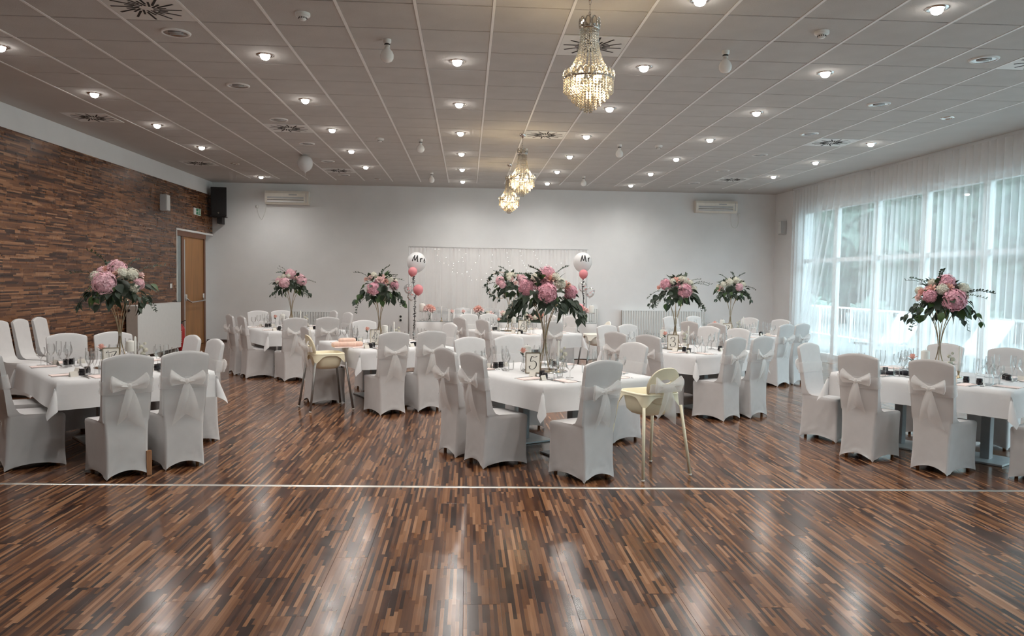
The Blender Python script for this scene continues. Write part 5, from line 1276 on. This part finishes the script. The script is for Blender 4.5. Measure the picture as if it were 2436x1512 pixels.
# clear chairs behind the head table
def ghost(x_px):
    p = aty(x_px, 700, 17.30); t = thing('acrylic_chair', 'clear acrylic chair with white strap behind the head table', 'chair', (p.x, 17.22, 0), PI, 'clear chairs behind the head table')
    out_ = [(-.20, .46), (-.20, .95), (-.17, .995), (0, 1.01), (.17, .995), (.20, .95), (.20, .46)]
    y = lambda z: -.20-.14*(z-.45)
    put('backrest', MB().loft([[(x, y(z)-d, z) for x, z in out_] for d in (0, .012)]).add([(x, y(z), z) for x, z in out_], [tuple(range(7))]).add([(x, y(z)-.012, z) for x, z in out_], [tuple(reversed(range(7)))]).mesh('backrest', M_ACRYL, False), t)
    put('seat', MB().cbox((0, 0, .455), (.42, .42, .02), .006).mesh('seat', M_ACRYL, False), t)
    for sx in (-1, 1):
        for sy in (-1, 1): put('leg', MB().cyl((sx*.19, sy*.19, 0), (sx*.18, sy*.18, .45), .016, 8).mesh('leg', M_ACRYL), t)
        put('post', MB().tube([(sx*.195, y(.46), .46), (sx*.195, y(.96), .97)], .010, 6).mesh('post', M_WHITE), t)
    put('strap', MB().grid([[(x, y(z)-.018+.01*math.sin(x*9), z+.02*math.sin(x*6)) for x in (-.2, -.12, -.04, .04, .12, .2)] for z in (.86, .90, .94)]).mesh('strap', M_WHITE), t)
for x in (1047, 1101, 1170, 1254, 1325): ghost(x)

# ---------------------------------------------------------------- backdrop with string lights
BYY = 17.85; bl_, br_ = aty(974, 586, BYY), aty(1397, 595, BYY)
BX0, BX1, BZ = bl_.x, br_.x, (bl_.z+br_.z)/2
t = thing('backdrop_frame', 'slim metal backdrop frame standing behind the head table', 'frame', ((BX0+BX1)/2, BYY, 0)); hw = (BX1-BX0)/2
for s in (-1, 1):
    put('post', MB().cyl((s*hw, 0, .01), (s*hw, 0, BZ), .018, 10).mesh('post', M_GREY), t)
    put('foot', MB().cbox((s*hw, 0, .006), (.35, .35, .012), .004).mesh('foot', M_GREY), t)
put('top_bar', MB().cyl((-hw-.02, 0, BZ), (hw+.02, 0, BZ), .016, 10).mesh('top_bar', M_GREY), t)
P = []
for u in (0, .02, .08, .2, .4, .6, .8, 1.0):
    row = []; n = 46
    for i in range(n*8+1):
        s = i/8; am = .022*(.55+.45*math.sin(s*1.7+2))*(1+.6*u); xx = -hw+.02+(2*hw-.04)*s/n+.010*math.sin(2*PI*s*2+1)*(u)
        row.append((xx, am*math.cos(2*PI*s*(1 if u < .1 else .5))+.02*math.sin(s*.9)*u-.022, BZ-.01-u*(BZ-.03)))
    P.append(row)
tag(put('backdrop_curtain', MB().grid(P).mesh('backdrop_curtain', M_DROP), None, ((BX0+BX1)/2, BYY, 0)), 'white voile curtain gathered on the backdrop frame', 'curtain')
sl = thing('string_lights', 'string of tiny white lights draped over the backdrop curtain', 'string lights', ((BX0+BX1)/2, BYY-.09, 0))
lines = [[(500, 140), (545, 265), (640, 305), (745, 270), (820, 185)], [(540, 140), (690, 310), (680, 375), (780, 395), (880, 350), (960, 210)], [(750, 150), (830, 380), (880, 460), (980, 455), (1080, 330), (1095, 200)],
         [(1245, 180), (1260, 270), (1290, 355)], [(1380, 160), (1400, 260), (1425, 310), (1460, 360)], [(1520, 165), (1555, 240), (1600, 285), (1700, 320), (1805, 285)]]
for L_ in lines:
    pts = []
    for x, y in L_:
        q = aty(920+x/4.35, 560+y/4.35, BYY-.09); pts.append(Vector((q.x-(BX0+BX1)/2, 0, q.z)))
    dense = []
    for a, b in zip(pts, pts[1:]):
        for q in range(4): dense.append(a.lerp(b, q/4))
    dense.append(pts[-1]); put('wire', MB().tube(dense, .0022, 4).mesh('wire', M_GREY), sl)
    for q in range(0, len(dense), 2): put('led', MB().sphere(dense[q]+Vector((0, -.006, 0)), .0075, 8, 5).mesh('led', M_LED), sl)
# leafy hoop
hc = aty(1190, 678, 17.62); rnd = random.Random(12)
t = thing('ivy_hoop', 'round hoop of dark ivy hanging before the backdrop', 'wreath', (hc.x, 17.62, hc.z))
put('hoop', MB().tube([(.30*math.cos(a*PI/20), 0, .30*math.sin(a*PI/20)) for a in range(40)], .007, 6, True).mesh('hoop', M_GOLD), t)
for q in range(60):
    a = PI*.35+rnd.uniform(0, 1)**.9*PI*1.15; r = .30+rnd.uniform(-.03, .03); d = Vector((rnd.uniform(-1, 1), rnd.uniform(-.8, .2), rnd.uniform(-1, .7))).normalized()
    put('leaf', BIGLEAF[q % 3], t, (r*math.cos(a), -.01, r*math.sin(a)), (d.to_track_quat('Y', 'Z').to_matrix() @ Matrix.Rotation(rnd.uniform(-1, 1), 3, 'Y')).to_euler(), rnd.uniform(.6, 1.0))
put('hanging_cord', MB().tube([(0, 0, .30), (0, .12, BZ-hc.z-.05), (0, .20, BZ-hc.z-.0)], .003, 4).mesh('hanging_cord', M_GREY), t)

# ---------------------------------------------------------------- balloons
def balloon(px, py, Y, r, mat, label, group=None, text=None, rot=0.0, dots=None, tx=0.0):
    p = aty(px, py, Y); t = thing('party_balloon', label, 'balloon', p, 0, group); t.rotation_euler = (0, rot, 0)
    put('skin', balloon_mesh('skin', r, mat), t)
    if text:
        m = MB(); R = r*1.006
        def wrap(v):
            lon = v[0]/r+tx; lat = v[2]/r+.30
            return (R*math.sin(lon)*math.cos(lat), -R*math.cos(lon)*math.cos(lat), R*math.sin(lat))
        x = -.34*len(text)*r*.55
        for ch in text:
            wd_ = {'M': .62, 'r': .34, 's': .30}[ch]*r*1.25
            for st in GLYPH[ch]: stroke(m, [(x+wd_/2+a*r*.95*(1 if ch == 'M' else .9), b*r*.95) for a, b in st], r*.055, 0, wrap)
            x += wd_
        put('lettering', m.mesh('lettering', M_INK, False), t)
    if dots:
        rnd = random.Random(int(px))
        for q in range(dots):
            a, u = rnd.uniform(0, 2*PI), rnd.uniform(-.95, .6); d = Vector((math.sqrt(1-u*u)*math.cos(a), math.sqrt(1-u*u)*math.sin(a), u))*r*.95
            put('confetti', CONF[q % 2], t, d, (rnd.uniform(0, 3), rnd.uniform(0, 3), 0))
CONF = [MB().lathe([(.0005, 0), (.016, 0)], 8).mesh('confetti', m_) for m_ in (M_BALP, M_CHROME)]
YBL = 16.6
balloon(991, 622, YBL+.08, .205, M_BALW, 'large white balloon lettered Mrs beside the backdrop', None, 'Mrs', .12, None, .18)
balloon(982, 645, YBL-.18, .095, M_BALP, 'small pink balloon under the balloon lettered Mrs', None, None, .2)
balloon(995, 688, YBL-.17, .106, M_BALP, 'larger pink balloon halfway down the leafy string by Mrs')
balloon(972, 686, YBL+.05, .10, M_BALCLR, 'clear confetti balloon beside the larger pink balloon', None, None, 0, 16)
balloon(978, 704, YBL+.16, .085, M_BALCLR, 'smaller clear confetti balloon hanging lower beside the pink balloon', None, None, 0, 14)
balloon(1386, 622, YBL+.08, .205, M_BALW, 'large white balloon lettered Mr beside the backdrop', None, 'Mr', 0, None, .05)
balloon(1388, 651, YBL-.16, .095, M_BALP, 'small pink balloon under the balloon lettered Mr', None, None, .1)
balloon(1386, 681, YBL+.13, .105, M_BALCLR, 'clear confetti balloon on the leafy string under Mr', None, None, 0, 14)
balloon(1403, 694, YBL+.30, .108, M_BALCLR, 'clear confetti balloon hanging outermost under Mr', None, None, 0, 14)
balloon(1380, 731, YBL-.50, .080, M_BALP, 'lowest pink balloon above the roses on the head table')
def leaf_string(pxs, label, seed, zend):
    rnd = random.Random(seed); pts = [aty(x, y, YBL-.02) for x, y in pxs]; pts[-1].z = zend; base = pts[-1].copy()
    t = thing('leafy_string', label, 'balloon string', base)
    dense = []
    for a, b in zip(pts, pts[1:]):
        for q in range(8): dense.append(a.lerp(b, q/8)-base)
    dense.append(pts[-1]-base)
    put('cord', MB().tube(dense, .006, 5).mesh('cord', M_INK), t); m = MB()
    for p in dense:
        for q in range(3):
            d = Vector((rnd.uniform(-1, 1), rnd.uniform(-1, .3), rnd.uniform(-1, 1))).normalized(); s = d.orthogonal().normalized()
            l = rnd.uniform(.025, .05); m.add([p, p+d*l*.5+s*l*.3, p+d*l, p+d*l*.5-s*l*.3], [(0, 1, 2, 3)])
    o = put('tiny_leaves', m.mesh('tiny_leaves', M_INK, False), t); o['kind'] = 'stuff'
    put('weight', MB().lathe([(.0005, 0), (.03, 0), (.034, .03), (.012, .05)], 12).mesh('weight', M_CHROME), t)
hz_l = aty(986, 770, YBL-.02)
leaf_string([(984, 656), (983, 672), (988, 700), (987, 730), (986, 752), (984, 790), (983, 830)], 'dark leafy string of the Mrs balloons reaching the floor', 3, 0.0)
leaf_string([(1387, 662), (1386, 690), (1388, 715), (1391, 740), (1388, 770.5)], 'dark leafy string tying the Mr balloons to the head table', 4, HZ)
